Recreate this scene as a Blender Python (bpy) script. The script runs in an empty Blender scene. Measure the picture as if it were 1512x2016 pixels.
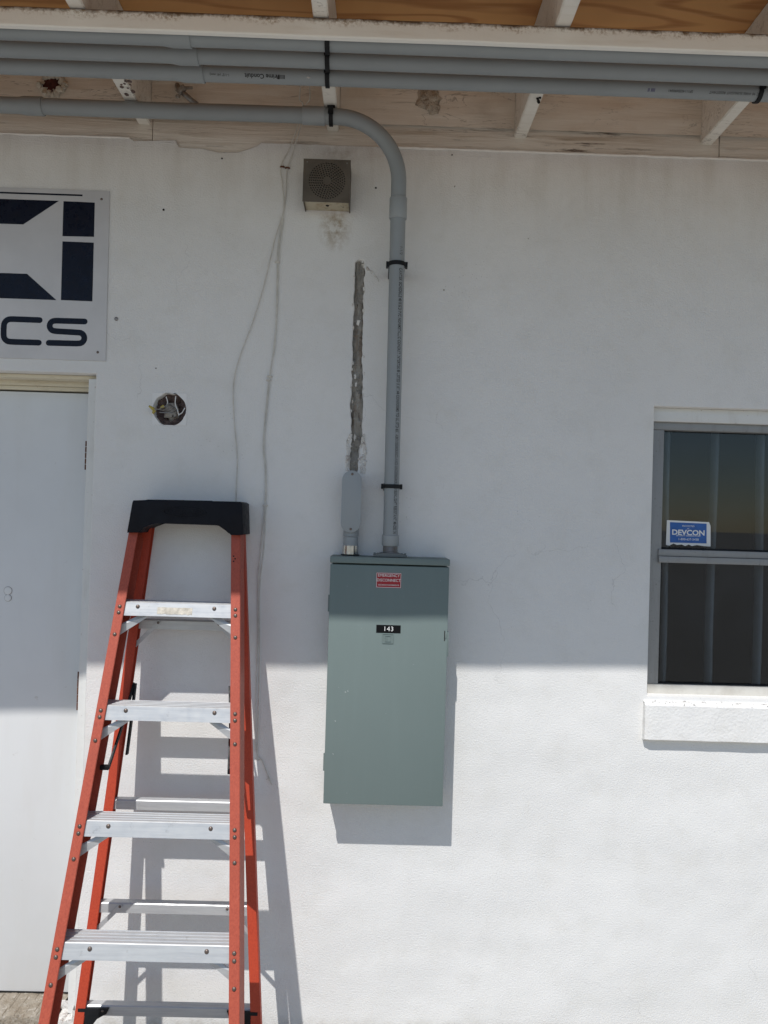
import bpy, bmesh, math, random
from mathutils import Vector, Matrix, noise

# ------------------------------------------------------------------ camera, sky, sun, exposure
sc = bpy.context.scene
col = sc.collection
F_PX = 1514.0                                   # focal length in pixels of the 1512 wide photograph
CAM = Vector((0.0, -2.55, 1.70))
YAW, PITCH, ROLL = (math.radians(a) for a in (0.685, 0.67, 1.68))
FW = Vector((math.sin(YAW)*math.cos(PITCH), math.cos(YAW)*math.cos(PITCH), math.sin(PITCH)))
R0 = Vector((math.cos(YAW), -math.sin(YAW), 0)); U0 = R0.cross(FW)
RT = R0*math.cos(ROLL) + U0*math.sin(ROLL); UP = RT.cross(FW)
cd = bpy.data.cameras.new('camera'); cam = bpy.data.objects.new('camera', cd); col.objects.link(cam)
M3 = Matrix((RT, UP, -FW)).transposed()
cam.matrix_world = Matrix.Translation(CAM) @ M3.to_4x4()
cd.sensor_fit = 'HORIZONTAL'; cd.sensor_width = 36.0; cd.lens = 36.0*F_PX/1512.0
cd.clip_start = 0.05; cd.clip_end = 3000
sc.camera = cam

SUN = Vector((0.39, 1.0, -1.51)).normalized()   # direction the light travels
elev = math.asin(-SUN.z)
w = bpy.data.worlds.new('World'); sc.world = w; w.use_nodes = True
nt = w.node_tree; bgn = nt.nodes['Background']
sky = nt.nodes.new('ShaderNodeTexSky'); sky.sky_type = 'NISHITA'; sky.sun_disc = False
sky.sun_elevation = elev
sky.sun_rotation = math.atan2(-SUN.x, -SUN.y)   # azimuth of the sun, measured from +Y towards +X
sky.air_density = 1.0; sky.dust_density = 0.25; sky.ozone_density = 1.0
nt.links.new(sky.outputs[0], bgn.inputs[0]); bgn.inputs[1].default_value = 0.083
sd = bpy.data.lights.new('sun', 'SUN'); so = bpy.data.objects.new('sun', sd); col.objects.link(so)
sd.energy = 3.0; sd.angle = math.radians(0.55); sd.color = (1.0, 0.97, 0.93)
so.rotation_euler = SUN.to_track_quat('-Z', 'Y').to_euler()
sc.view_settings.view_transform = 'Standard'; sc.view_settings.look = 'None'
sc.view_settings.exposure = 0.31
sc.cycles.max_bounces = 6; sc.cycles.diffuse_bounces = 4; sc.cycles.glossy_bounces = 3; sc.view_settings.gamma = 1.0

rnd = random.Random(7)

# ------------------------------------------------------------------ helpers
def ray(px, py):
    return FW + RT*((px-756)/F_PX) + UP*((1008-py)/F_PX)
def W(px, py, y=0.0):
    """measured point of the photograph on the upright plane at depth y"""
    d = ray(px, py); return CAM + d*((y-CAM.y)/d.y)
def WZ(px, py, z):
    d = ray(px, py); return CAM + d*((z-CAM.z)/d.z)
def WP(px, py, y0, z0, s):
    """point on the leaning plane y = y0 - s*(z0 - z)"""
    d = ray(px, py); n = Vector((0, 1, -s)); c = y0 - s*z0
    return CAM + d*((c - n.dot(CAM))/n.dot(d))
def V(*a): return Vector(a)

def link(name, me, mat=None, parent=None, smooth=35):
    o = bpy.data.objects.new(name, me); col.objects.link(o)
    if mat is not None and not me.materials: me.materials.append(mat)
    if smooth and len(me.polygons):
        me.polygons.foreach_set('use_smooth', [True]*len(me.polygons))
        me.set_sharp_from_angle(angle=math.radians(smooth))
    if parent is not None: o.parent = parent
    return o
def obj(name, bm, mat, parent=None, smooth=35):
    bmesh.ops.recalc_face_normals(bm, faces=bm.faces)
    me = bpy.data.meshes.new(name); bm.to_mesh(me); bm.free()
    return link(name, me, mat, parent, smooth)
def tag(o, label, cat, group=None):
    o['label'] = label; o['category'] = cat
    if group: o['group'] = group
    return o
def thing(name, label, cat, loc=(0, 0, 0), group=None):
    o = bpy.data.objects.new(name, None); col.objects.link(o); o.empty_display_size = 0.05
    return tag(o, label, cat, group)           # kept at the origin: parts are modelled in place
def BM(): return bmesh.new()
def box(bm, x0, x1, y0, y1, z0, z1, bev=0.0, seg=2):
    vs = [bm.verts.new((x, y, z)) for x in (x0, x1) for y in (y0, y1) for z in (z0, z1)]
    fs = [bm.faces.new([vs[i] for i in f]) for f in ((0,1,3,2),(4,6,7,5),(0,4,5,1),(2,3,7,6),(0,2,6,4),(1,5,7,3))]
    if bev:
        es = list({e for f in fs for e in f.edges})
        bmesh.ops.bevel(bm, geom=es, offset=bev, segments=seg, affect='EDGES', profile=0.5)
    return bm
def prism(bm, pts, y0, y1, bev=0.0):
    """polygon given as (x,z) pairs, extruded from depth y0 to y1"""
    a = [bm.verts.new((p[0], y0, p[1])) for p in pts]; b = [bm.verts.new((p[0], y1, p[1])) for p in pts]
    n = len(pts); fs = [bm.faces.new(a), bm.faces.new(b[::-1])]
    for i in range(n): fs.append(bm.faces.new((a[i], b[i], b[(i+1) % n], a[(i+1) % n])))
    if bev:
        es = list(fs[0].edges) + list(fs[1].edges)
        bmesh.ops.bevel(bm, geom=es, offset=bev, segments=2, affect='EDGES', profile=0.5)
    return bm
def loft(bm, A, B, prof):
    """profile of (x,y) offsets swept straight from point A to B"""
    a = [bm.verts.new(A + V(p[0], p[1], 0)) for p in prof]; b = [bm.verts.new(B + V(p[0], p[1], 0)) for p in prof]
    n = len(prof); bm.faces.new(a); bm.faces.new(b[::-1])
    for i in range(n): bm.faces.new((a[i], b[i], b[(i+1) % n], a[(i+1) % n]))
    return bm
def tube(bm, pts, rad, seg=16, cap=True):
    pts = [Vector(p) for p in pts]; n = len(pts)
    rs = rad if isinstance(rad, (list, tuple)) else [rad]*n
    rings = []; prev = None
    for i, p in enumerate(pts):
        t = (pts[min(i+1, n-1)] - pts[max(i-1, 0)])
        if t.length < 1e-9: t = V(0, 0, 1)
        t.normalize()
        if prev is None:
            a = V(0, 0, 1) if abs(t.z) < 0.9 else V(0, 1, 0)
            u = t.cross(a).normalized()
        else:
            u = prev - t*prev.dot(t); u.normalize()
        prev = u; v = t.cross(u)
        rings.append([bm.verts.new(p + (u*math.cos(2*math.pi*k/seg) + v*math.sin(2*math.pi*k/seg))*rs[i]) for k in range(seg)])
    for i in range(n-1):
        for k in range(seg):
            bm.faces.new((rings[i][k], rings[i][(k+1) % seg], rings[i+1][(k+1) % seg], rings[i+1][k]))
    if cap: bm.faces.new(rings[0][::-1]); bm.faces.new(rings[-1])
    return bm
def dome(bm, c, r, h, nrm=(0, -1, 0), seg=12):
    """rivet head"""
    n = Vector(nrm).normalized(); a = V(0, 0, 1) if abs(n.z) < .9 else V(1, 0, 0)
    u = n.cross(a).normalized(); v = n.cross(u); c = Vector(c)
    rings = []
    for f, g in ((1.0, 0.0), (1.0, .25), (.86, .6), (.5, .92)):
        rings.append([bm.verts.new(c + (u*math.cos(2*math.pi*k/seg) + v*math.sin(2*math.pi*k/seg))*r*f + n*h*g) for k in range(seg)])
    top = bm.verts.new(c + n*h)
    for i in range(3):
        for k in range(seg): bm.faces.new((rings[i][k], rings[i][(k+1) % seg], rings[i+1][(k+1) % seg], rings[i+1][k]))
    for k in range(seg): bm.faces.new((rings[3][k], rings[3][(k+1) % seg], top))
    bm.faces.new(rings[0][::-1])
    return bm
def lump(bm, c, r, amp=.35, seed=0, sq=(1, 1, 1), sub=2):
    g = bmesh.ops.create_icosphere(bm, subdivisions=sub, radius=1.0)
    for v in g['verts']:
        n = v.co.normalized(); k = 1 + amp*noise.noise(n*1.7 + V(seed, seed*.7, -seed))*1.6 + amp*.5*noise.noise(n*5 + V(-seed, 3, seed))
        v.co = Vector(c) + V(n.x*sq[0], n.y*sq[1], n.z*sq[2])*r*k
    return bm
def fill(name, loops, y0, y1, mat, parent=None, bev=0.0, smooth=35):
    """flat shape with holes: loops of (x,z), between depths y0 (front) and y1"""
    cu = bpy.data.curves.new(name, 'CURVE'); cu.dimensions = '2D'; cu.fill_mode = 'BOTH'
    cu.extrude = abs(y1-y0)/2 - bev; cu.bevel_depth = bev; cu.bevel_resolution = 1
    if bev: cu.offset = -bev
    for lp in loops:
        s = cu.splines.new('POLY'); s.points.add(len(lp)-1); s.use_cyclic_u = True
        for p, q in zip(s.points, lp): p.co = (q[0], q[1], 0, 1)
    t = bpy.data.objects.new('tmp', cu); me = bpy.data.meshes.new_from_object(t)
    bpy.data.objects.remove(t); bpy.data.curves.remove(cu)
    mid = (y0+y1)/2
    for v in me.vertices: v.co = (v.co.x, mid - v.co.z, v.co.y)
    me.name = name; me.materials.clear()
    return link(name, me, mat, parent, smooth)
def text_mesh(s, size, extrude=0.0, align='CENTER', spacing=1.0, wide=1.0, bold=0.0):
    cu = bpy.data.curves.new('t', 'FONT'); cu.body = s; cu.size = size; cu.align_x = align; cu.align_y = 'CENTER'
    cu.extrude = extrude; cu.space_character = spacing; cu.offset = bold; cu.resolution_u = 3
    t = bpy.data.objects.new('tmp', cu); me = bpy.data.meshes.new_from_object(t)
    bpy.data.objects.remove(t); bpy.data.curves.remove(cu); me.materials.clear()
    for v in me.vertices: v.co.x *= wide
    return me
def text_flat(name, s, size, c, mat, parent, up=0.0, align='CENTER', **k):
    """lettering on an upright surface facing the camera, c = (x, y, z) of its centre"""
    me = text_mesh(s, size, 0.0002, align, **k)
    for v in me.vertices: v.co = (c[0]+v.co.x, c[1]-v.co.z, c[2]+v.co.y)
    return link(name, me, mat, parent, 0)
def text_pipe(name, s, size, A, a, n0, r, mat, parent, **k):
    me = text_mesh(s, size, 0.0, **k); a = Vector(a).normalized(); n0 = Vector(n0).normalized(); u = n0.cross(a)
    for v in me.vertices:
        th = v.co.y/r; v.co = Vector(A) + a*v.co.x + (n0*math.cos(th) + u*math.sin(th))*(r+.0003)
    return link(name, me, mat, parent, 0)
def ribbon(bm, pts, wd, y):
    """flat stroke with round ends through (x,z) points"""
    pts = [Vector((p[0], p[1])) for p in pts]; n = len(pts); L = []; Rr = []
    for i, p in enumerate(pts):
        t = (pts[min(i+1, n-1)] - pts[max(i-1, 0)]).normalized(); m = Vector((-t.y, t.x))*wd/2
        L.append(p+m); Rr.append(p-m)
    def capp(p, t):
        a = math.atan2(t.y, t.x); return [p + Vector((math.cos(a+q), math.sin(a+q)))*wd/2 for q in [math.pi/2 - math.pi*k/8 for k in range(1, 8)]]
    end = capp(pts[-1], (pts[-1]-pts[-2])); beg = capp(pts[0], (pts[0]-pts[1]))
    mk = lambda q: bm.verts.new((q.x, y, q.y))
    lv = [mk(q) for q in L]; rv = [mk(q) for q in Rr]
    for i in range(n-1): bm.faces.new((lv[i], lv[i+1], rv[i+1], rv[i]))
    bm.faces.new([lv[-1]] + [mk(q) for q in end] + [rv[-1]])
    bm.faces.new([rv[0]] + [mk(q) for q in beg] + [lv[0]])
    return bm
def arc(c, r, a0, a1, n=8):
    return [(c[0]+r*math.cos(math.radians(a0+(a1-a0)*i/n)), c[1]+r*math.sin(math.radians(a0+(a1-a0)*i/n))) for i in range(n+1)]
def smoothpath(pts, n=6):
    pts = [Vector(p) for p in pts]; out = []
    for i in range(len(pts)-1):
        p0 = pts[max(i-1, 0)]; p1 = pts[i]; p2 = pts[i+1]; p3 = pts[min(i+2, len(pts)-1)]
        for k in range(n):
            t = k/n
            out.append(0.5*((2*p1) + (p2-p0)*t + (2*p0-5*p1+4*p2-p3)*t*t + (3*p1-p0-3*p2+p3)*t**3))
    out.append(pts[-1]); return out

# ------------------------------------------------------------------ materials
class Mat:
    def __init__(s, name, color=(.5, .5, .5), rough=.6, metal=0.0, spec=.5):
        s.m = bpy.data.materials.new(name); s.m.use_nodes = True; s.t = s.m.node_tree; s.n = s.t.nodes
        s.b = s.n['Principled BSDF']; s.b.inputs['Base Color'].default_value = (*color, 1)
        s.b.inputs['Roughness'].default_value = rough; s.b.inputs['Metallic'].default_value = metal
        s.b.inputs['Specular IOR Level'].default_value = spec
        tc = s.n.new('ShaderNodeTexCoord'); s.co = tc.outputs['Object']; s.col = None; s.h = None; s.base = color
    def L(s, a, b): s.t.links.new(a, b)
    def map(s, scale=(1, 1, 1), loc=(0, 0, 0), rot=(0, 0, 0)):
        m = s.n.new('ShaderNodeMapping'); m.inputs['Scale'].default_value = scale; m.inputs['Location'].default_value = loc
        m.inputs['Rotation'].default_value = rot; s.L(s.co, m.inputs[0]); return m.outputs[0]
    def noise(s, scale, detail=4, rough=.55, vec=None, dist=0.0):
        n = s.n.new('ShaderNodeTexNoise'); n.inputs['Scale'].default_value = scale; n.inputs['Detail'].default_value = detail
        n.inputs['Roughness'].default_value = rough; n.inputs['Distortion'].default_value = dist
        s.L(vec or s.co, n.inputs['Vector']); return n.outputs['Fac']
    def vor(s, scale, feature='F1', vec=None, out='Distance'):
        n = s.n.new('ShaderNodeTexVoronoi'); n.voronoi_dimensions = '2D'; n.feature = feature; n.inputs['Scale'].default_value = scale
        mp = s.n.new('ShaderNodeMapping'); mp.inputs['Rotation'].default_value = (math.pi/2, 0, 0); s.L(vec or s.co, mp.inputs[0])
        s.L(mp.outputs[0], n.inputs['Vector']); return n.outputs[out]
    def ramp(s, fac, a, b, va=0.0, vb=1.0):
        n = s.n.new('ShaderNodeMapRange'); n.inputs[1].default_value = a; n.inputs[2].default_value = b
        n.inputs[3].default_value = va; n.inputs[4].default_value = vb; s.L(fac, n.inputs[0]); return n.outputs[0]
    def math(s, op, a, b=None):
        n = s.n.new('ShaderNodeMath'); n.operation = op
        for i, q in enumerate((a, b)):
            if q is None: continue
            if isinstance(q, (int, float)): n.inputs[i].default_value = q
            else: s.L(q, n.inputs[i])
        return n.outputs[0]
    def sep(s, axis):
        n = s.n.new('ShaderNodeSeparateXYZ'); s.L(s.co, n.inputs[0]); return n.outputs[axis]
    def dist(s, p, scale=(1, 1, 1)):
        """distance in metres from a place, for a stain of its own"""
        v = s.n.new('ShaderNodeVectorMath'); v.operation = 'SUBTRACT'; s.L(s.co, v.inputs[0]); v.inputs[1].default_value = p
        m = s.n.new('ShaderNodeVectorMath'); m.operation = 'MULTIPLY'; s.L(v.outputs[0], m.inputs[0]); m.inputs[1].default_value = scale
        l = s.n.new('ShaderNodeVectorMath'); l.operation = 'LENGTH'; s.L(m.outputs[0], l.inputs[0]); return l.outputs['Value']
    def mix(s, fac, color):
        n = s.n.new('ShaderNodeMix'); n.data_type = 'RGBA'
        if isinstance(fac, (int, float)): n.inputs[0].default_value = fac
        else: s.L(fac, n.inputs[0])
        if s.col is None: n.inputs[6].default_value = (*s.base, 1)
        else: s.L(s.col, n.inputs[6])
        n.inputs[7].default_value = (*color, 1); s.col = n.outputs[2]; s.L(s.col, s.b.inputs['Base Color']); return s
    def bump(s, h, strength=.5, dist=.002):
        n = s.n.new('ShaderNodeBump'); n.inputs['Strength'].default_value = strength; n.inputs['Distance'].default_value = dist
        s.L(h, n.inputs['Height'])
        if s.h is not None: s.L(s.h, n.inputs['Normal'])
        s.h = n.outputs[0]; s.L(s.h, s.b.inputs['Normal']); return s
    def rough(s, fac, a, b):
        s.L(s.ramp(fac, 0.3, 0.7, a, b), s.b.inputs['Roughness']); return s
def plain(name, c, r=.6, metal=0.0, var=.25, sc=25, bumpd=0.0, bsc=120, spec=.5):
    m = Mat(name, c, r, metal, spec)
    m.mix(m.ramp(m.noise(sc, 5), .35, .75, 0, 1), tuple(x*(1-var) for x in c))
    if bumpd: m.bump(m.noise(bsc, 4), .6, bumpd)
    m.rough(m.noise(sc*1.7, 3), r-.08, r+.1)
    return m.m

def stucco(name, c):
    m = Mat(name, c, .82, 0, .25)
    m.mix(m.ramp(m.noise(1.6, 5, .6), .4, .72, 0, .6), tuple(x*.91 for x in c))
    m.mix(m.ramp(m.noise(9, 6, .65), .5, .78, 0, .6), (c[0]*.88, c[1]*.87, c[2]*.84))
    # rain streaks and soot under the roof plate
    st = m.math('MULTIPLY', m.ramp(m.sep(2), 2.62, 2.97, 0, 1), m.ramp(m.noise(1, 5, .6, m.map((14, 1, 2.2))), .42, .72))
    m.mix(m.math('MULTIPLY', st, .38), (.46, .42, .35))
    # the stain below the loudspeaker
    p = W(660, 446); d = m.ramp(m.dist(p, (1.25, 1, .85)), .02, .08, 1, 0)
    m.mix(m.math('MULTIPLY', m.math('MULTIPLY', d, m.ramp(m.noise(38, 5, .7), .38, .62)), .85), (.36, .28, .19))
    p = W(672, 300); d = m.ramp(m.dist(p, (.8, 1, 2.2)), .02, .12, 1, 0)
    m.mix(m.math('MULTIPLY', m.math('MULTIPLY', d, m.ramp(m.noise(30, 5, .7), .4, .7)), .5), (.34, .28, .22))
    # splash dirt near the ground
    g = m.math('MULTIPLY', m.ramp(m.sep(2), .015, .07, 1, 0), m.ramp(m.noise(22, 5, .65), .35, .65))
    m.mix(m.math('MULTIPLY', g, .65), (.33, .29, .23))
    # pinholes and specks
    sp = m.math('MULTIPLY', m.ramp(m.vor(38), .05, .075, 1, 0), m.ramp(m.noise(5, 2), .62, .68))
    m.mix(m.math('MULTIPLY', sp, .3), (.3, .28, .25))
    # hairline cracks
    wv = m.n.new('ShaderNodeVectorMath'); wv.operation = 'ADD'
    nz = m.n.new('ShaderNodeTexNoise'); nz.inputs['Scale'].default_value = 6; nz.inputs['Detail'].default_value = 5; m.L(m.co, nz.inputs['Vector'])
    sx = m.n.new('ShaderNodeVectorMath'); sx.operation = 'SCALE'; sx.inputs['Scale'].default_value = .35; m.L(nz.outputs['Color'], sx.inputs[0])
    m.L(m.co, wv.inputs[0]); m.L(sx.outputs[0], wv.inputs[1])
    cr = m.math('MULTIPLY', m.ramp(m.vor(1.7, 'DISTANCE_TO_EDGE', wv.outputs[0]), 0, .0035, 1, 0), m.ramp(m.noise(1.7, 2), .555, .62))
    m.mix(m.math('MULTIPLY', cr, .32), (.33, .32, .31))
    h = m.math('MULTIPLY', m.noise(2.6, 2), .02)
    h = m.math('ADD', h, m.math('MULTIPLY', m.noise(16, 3, .5), .0012))
    h = m.math('ADD', h, m.math('MULTIPLY', m.noise(190, 3, .6), .0017))
    m.bump(h, 1.0, 1.0)
    return m.m
M = {}
M['stucco'] = stucco('white_stucco', (.78, .775, .76))
m = Mat('sill_stucco', (.79, .785, .77), .8); m.mix(m.ramp(m.noise(12, 5), .5, .8, 0, .5), (.66, .64, .6))
sp = m.math('MULTIPLY', m.ramp(m.noise(90, 3, .7), .6, .64), m.ramp(m.sep(2), 1.118, 1.124)); m.mix(m.math('MULTIPLY', sp, .85), (.1, .09, .08))
m.bump(m.noise(110, 3), .5, .004); m.bump(m.noise(18, 3), .4, .008); M['sill'] = m.m

def wood_paint(name, c, dirt, rot=(0, 0, 0), amt=.5):
    m = Mat(name, c, .7); g = m.noise(1, 7, .62, m.map((3, 40, 40), (0, 0, 0), rot), .4)
    m.mix(m.ramp(g, .5, .78, 0, amt), dirt)
    m.mix(m.ramp(m.noise(7, 5), .55, .8, 0, amt), tuple(x*.7 for x in dirt))
    cn = m.noise(1, 5, .6, m.map((4.5, 26, 26), (7, 3, 1), rot), .8); ck = m.math('MULTIPLY', m.ramp(m.math('ABSOLUTE', m.math('SUBTRACT', cn, .52)), .004, .012, 1, 0), m.ramp(m.noise(4, 2), .45, .55))
    m.mix(m.math('MULTIPLY', ck, .45), (.15, .115, .09))
    m.bump(g, .7, .004)
    return m.m
M['blocking'] = wood_paint('old_beige_painted_wood', (.78, .72, .635), (.66, .585, .49))
M['rafter'] = wood_paint('chalky_white_painted_wood', (.8, .77, .71), (.6, .54, .46), (0, 0, math.pi/2), .45)
m = Mat('weathered_plate_wood', (.78, .725, .64), .85)
g = m.noise(1, 8, .68, m.map((2.2, 60, 45)), .6)
m.mix(m.ramp(g, .5, .66), (.5, .42, .33)); m.mix(m.ramp(m.noise(1, 6, .7, m.map((5, 70, 60), (3, 0, 1))), .56, .66), (.1, .065, .045))
m.mix(m.math('MULTIPLY', m.ramp(m.noise(2.4, 4), .36, .58), .85), (.78, .725, .645)); m.bump(g, 1, .006); M['plate'] = m.m
m = Mat('plywood', (.72, .37, .14), .75)
pg = m.math('SINE', m.math('MULTIPLY', m.noise(1, 2, .45, m.map((1.1, 5.5, 1), (3, 1, 0))), 52))
m.mix(m.ramp(pg, .1, 1, 0, .85), (.45, .185, .06)); m.mix(m.ramp(m.noise(1, 6, .6, m.map((5, 120, 10))), .5, .8, 0, .6), (.66, .38, .17))
m.mix(m.ramp(m.noise(3, 3), .45, .75, 0, .5), (.45, .2, .075)); M['ply'] = m.m
m = Mat('rusting_white_steel', (.87, .845, .79), .55, 0)
zs = m.sep(2)
m.mix(m.math('MULTIPLY', m.ramp(m.noise(1, 5, .6, m.map((5, 40, 40))), .55, .8), .35), (.6, .52, .4))
m.mix(m.math('MULTIPLY', m.ramp(m.math('ADD', zs, m.ramp(m.noise(7, 6, .75), .3, .7, -.016, .016)), 2.972, 2.995), m.ramp(m.noise(120, 5, .75), .46, .6)), (.3, .19, .09))
m.mix(m.ramp(m.math('ADD', zs, m.ramp(m.noise(14, 6, .75), .3, .7, -.006, .006)), 2.984, 2.9935), (.1, .06, .03))
m.mix(m.math('MULTIPLY', m.ramp(m.noise(55, 4, .7), .71, .76), .8), (.16, .1, .06))
m.bump(m.noise(90, 4), .5, .002); M['strip'] = m.m

def pvc(name, c):
    m = Mat(name, c, .5); m.mix(m.ramp(m.noise(5, 5), .4, .75, 0, .6), tuple(x*.86 for x in c))
    m.mix(m.ramp(m.noise(1, 5, .7, m.map((2, 60, 60))), .62, .8, 0, .35), tuple(x*1.35 for x in c))
    m.rough(m.noise(30, 4), .4, .6); m.bump(m.noise(400, 2), .15, .0006); return m.m
M['pvc'] = pvc('grey_pvc', (.285, .31, .322)); M['pvc2'] = pvc('grey_pvc_coupling', (.32, .345, .357))
m = Mat('patch_paint', (.8, .795, .785), .75); m.bump(m.noise(60, 4), .5, .003); M['patchpaint'] = m.m
M['caulk'] = plain('white_caulk', (.85, .83, .78), .6, 0, .12, 30)
M['ink'] = plain('black_ink', (.02, .02, .022), .7, 0, .3); M['ink2'] = plain('blue_ink', (.09, .08, .2), .7)
M['black'] = plain('black_plastic', (.01, .011, .013), .5, 0, .3, 40, .0006, spec=.25)
M['cap'] = plain('ladder_cap_plastic', (.006, .0065, .011), .5, 0, .3, 30, .0004, 300, .18)
M['white'] = plain('white_print', (.8, .8, .78), .5, 0, .05)
M['red_label'] = plain('red_label_vinyl', (.36, .006, .016), .4, 0, .1)
M['black_label'] = plain('black_label_vinyl', (.006, .006, .007), .4, 0, .1, spec=.15)
def panelpaint(name, c):
    m = Mat(name, c, .5, 0, .18); m.mix(m.ramp(m.noise(1, 5, .6, m.map((35, 35, 2.5))), .5, .75, 0, .3), tuple(x*1.12 for x in c)); m.mix(m.ramp(m.noise(2.5, 4), .4, .8, 0, .4), tuple(x*.9 for x in c))
    m.mix(m.math('MULTIPLY', m.ramp(m.noise(90, 3, .7), .735, .76), .8), (.45, .48, .47))
    m.rough(m.noise(9, 4), .45, .58); m.bump(m.noise(500, 2), .12, .0005); m.bump(m.noise(3, 2), .25, .004); return m.m
M['panel'] = panelpaint('grey_enclosure_paint', (.178, .224, .217)); M['panel2'] = panelpaint('grey_cast_hub', (.17, .185, .185))
M['chrome'] = plain('bright_zinc', (.55, .55, .54), .22, 1.0, .3, 60)
M['speaker'] = plain('dull_bronze_metal', (.125, .105, .083), .6, .1, .45, 12, .0006)
m = Mat('bounce_lit_underside', (.5, .45, .34), .7); m.mix(m.ramp(m.noise(22, 6, .7), .5, .68), (.3, .2, .11)); m.mix(m.ramp(m.noise(45, 5, .7), .6, .68), (.07, .055, .04)); M['spkunder'] = m.m  # pale beige base carries the ground bounce; rust and dirt blotches over it
M['dark'] = plain('dark_void', (.012, .011, .01), .9)
M['sign'] = plain('sign_white_aluminium', (.62, .62, .635), .45, 0, .12, 6)
M['signink'] = plain('sign_dark_navy', (.004, .006, .018), .3, 0, .3, spec=.2)
m = Mat('door_paint', (.75, .76, .76), .5); m.mix(m.ramp(m.noise(2.2, 5, .6), .42, .78, 0, .6), (.66, .665, .66))
m.mix(m.ramp(m.noise(1, 5, .6, m.map((9, 9, 1.6))), .5, .8, 0, .4), (.66, .645, .61))
m.mix(m.math('MULTIPLY', m.ramp(m.noise(26, 5, .7), .66, .75), .45), (.42, .39, .35)); m.bump(m.noise(1.6, 2), .3, .012); m.bump(m.noise(200, 2), .2, .0008); M['door'] = m.m
m = Mat('frame_paint', (.7, .7, .68), .6); m.mix(m.ramp(m.noise(1, 6, .65, m.map((30, 30, 6))), .55, .75, 0, .6), (.56, .54, .5))
m.mix(m.ramp(m.noise(60, 4, .7), .66, .72, 0, .7), (.3, .22, .17)); m.bump(m.noise(40, 4), .5, .003); M['frame'] = m.m
m = Mat('yellowed_paint', (.72, .66, .52), .7); m.mix(m.ramp(m.noise(1, 6, .7, m.map((9, 40, 40))), .5, .72, 0, .7), (.52, .46, .34))
m.mix(m.ramp(m.noise(55, 5, .75), .64, .7, 0, .8), (.3, .22, .15)); m.bump(m.noise(50, 4), .6, .004); M['cream'] = m.m
M['rust'] = plain('rust', (.14, .055, .03), .85, 0, .5, 80, .001)
M['zinc'] = plain('dull_steel', (.32, .31, .3), .45, .7, .3, 50)
m = Mat('rough_concrete', (.42, .37, .3), .95); m.mix(m.ramp(m.noise(16, 7, .7), .42, .66), (.3, .245, .18)); m.mix(m.ramp(m.noise(75, 5, .7), .55, .68), (.56, .52, .46))
m.mix(m.ramp(m.vor(60), .1, .2, 1, 0), (.24, .2, .15)); m.bump(m.noise(90, 5, .7), .9, .012); M['concrete'] = m.m
m = Mat('mortar', (.42, .395, .355), .95); m.mix(m.ramp(m.noise(1, 5, .7, m.map((45, 45, 5))), .5, .62), (.31, .25, .2)); m.mix(m.ramp(m.noise(1, 6, .7, m.map((90, 90, 14), (2, 2, 2))), .6, .66), (.05, .04, .035)); m.mix(m.ramp(m.noise(20, 6, .7), .45, .65), (.29, .265, .235)); m.mix(m.ramp(m.noise(50, 5), .6, .7), (.4, .385, .36)); m.bump(m.noise(70, 5, .7), 1, .008); M['mortar'] = m.m
m = Mat('chipped_plaster', (.76, .745, .71), .9); m.mix(m.ramp(m.noise(60, 6, .7), .5, .66), (.42, .36, .33)); m.bump(m.noise(80, 5, .7), 1, .006); M['plaster'] = m.m
m = Mat('rough_beige_mortar', (.6, .53, .44), .95); m.mix(m.ramp(m.noise(45, 6, .75), .48, .62), (.3, .25, .2)); m.bump(m.noise(60, 5, .7), 1, .014); M['patch'] = m.m
M['brick'] = plain('brown_masonry', (.17, .12, .11), .95, 0, .5, 40, .004, 60)
M['foamred'] = plain('red_brown_hole', (.1, .025, .02), .9, 0, .6, 60, .004)
M['foam'] = plain('dirty_foam', (.7, .65, .56), .9, 0, .45, 70, .003)
m = Mat('aluminium_frame', (.29, .295, .295), .55, .2); m.mix(m.ramp(m.noise(1, 6, .7, m.map((40, 40, 5))), .5, .75, 0, .7), (.2, .195, .185)); m.mix(m.ramp(m.noise(120, 3), .66, .72, 0, .6), (.1, .09, .08)); M['alu'] = m.m
m = Mat('bottom_rail_white', (.62, .6, .55), .55); m.mix(m.ramp(m.noise(14, 5, .7), .45, .7, 0, .7), (.45, .42, .37)); M['aluw'] = m.m
M['curtain'] = plain('grey_fold_bar', (.62, .605, .575), .9, 0, .3, 6)
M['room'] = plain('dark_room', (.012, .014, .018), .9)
M['sticker_blue'] = plain('blue_sticker', (.02, .12, .42), .4, 0, .25, 60)
M['cable'] = plain('aged_white_cable', (.67, .65, .6), .7, 0, .25, 40)
M['wirenut'] = plain('yellow_connector', (.45, .36, .08), .6)
def fiber(name, c, c2):
    m = Mat(name, c, .55); m.mix(m.ramp(m.noise(1, 5, .7, m.map((220, 60, 160))), .42, .7), c2)
    m.mix(m.ramp(m.noise(7, 5), .5, .8, 0, .4), tuple(x*.7 for x in c)); m.mix(m.math('MULTIPLY', m.ramp(m.noise(1, 6, .75, m.map((160, 160, 16))), .62, .72), .5), tuple(min(1, x*1.25+.08) for x in c)); m.mix(m.math('MULTIPLY', m.ramp(m.noise(130, 3, .7), .7, .76), .6), (.12, .04, .03))
    m.bump(m.noise(300, 3), .3, .0008); return m.m
M['fiber'] = fiber('faded_red_fibreglass', (.45, .086, .046), (.34, .055, .03)); M['fiber2'] = fiber('bright_red_fibreglass', (.5, .06, .022), (.4, .04, .016))
m = Mat('brushed_aluminium', (.57, .58, .585), .45, .4); m.mix(m.ramp(m.noise(1, 6, .7, m.map((6, 90, 120))), .42, .75, 0, .8), (.42, .43, .45))
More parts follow.
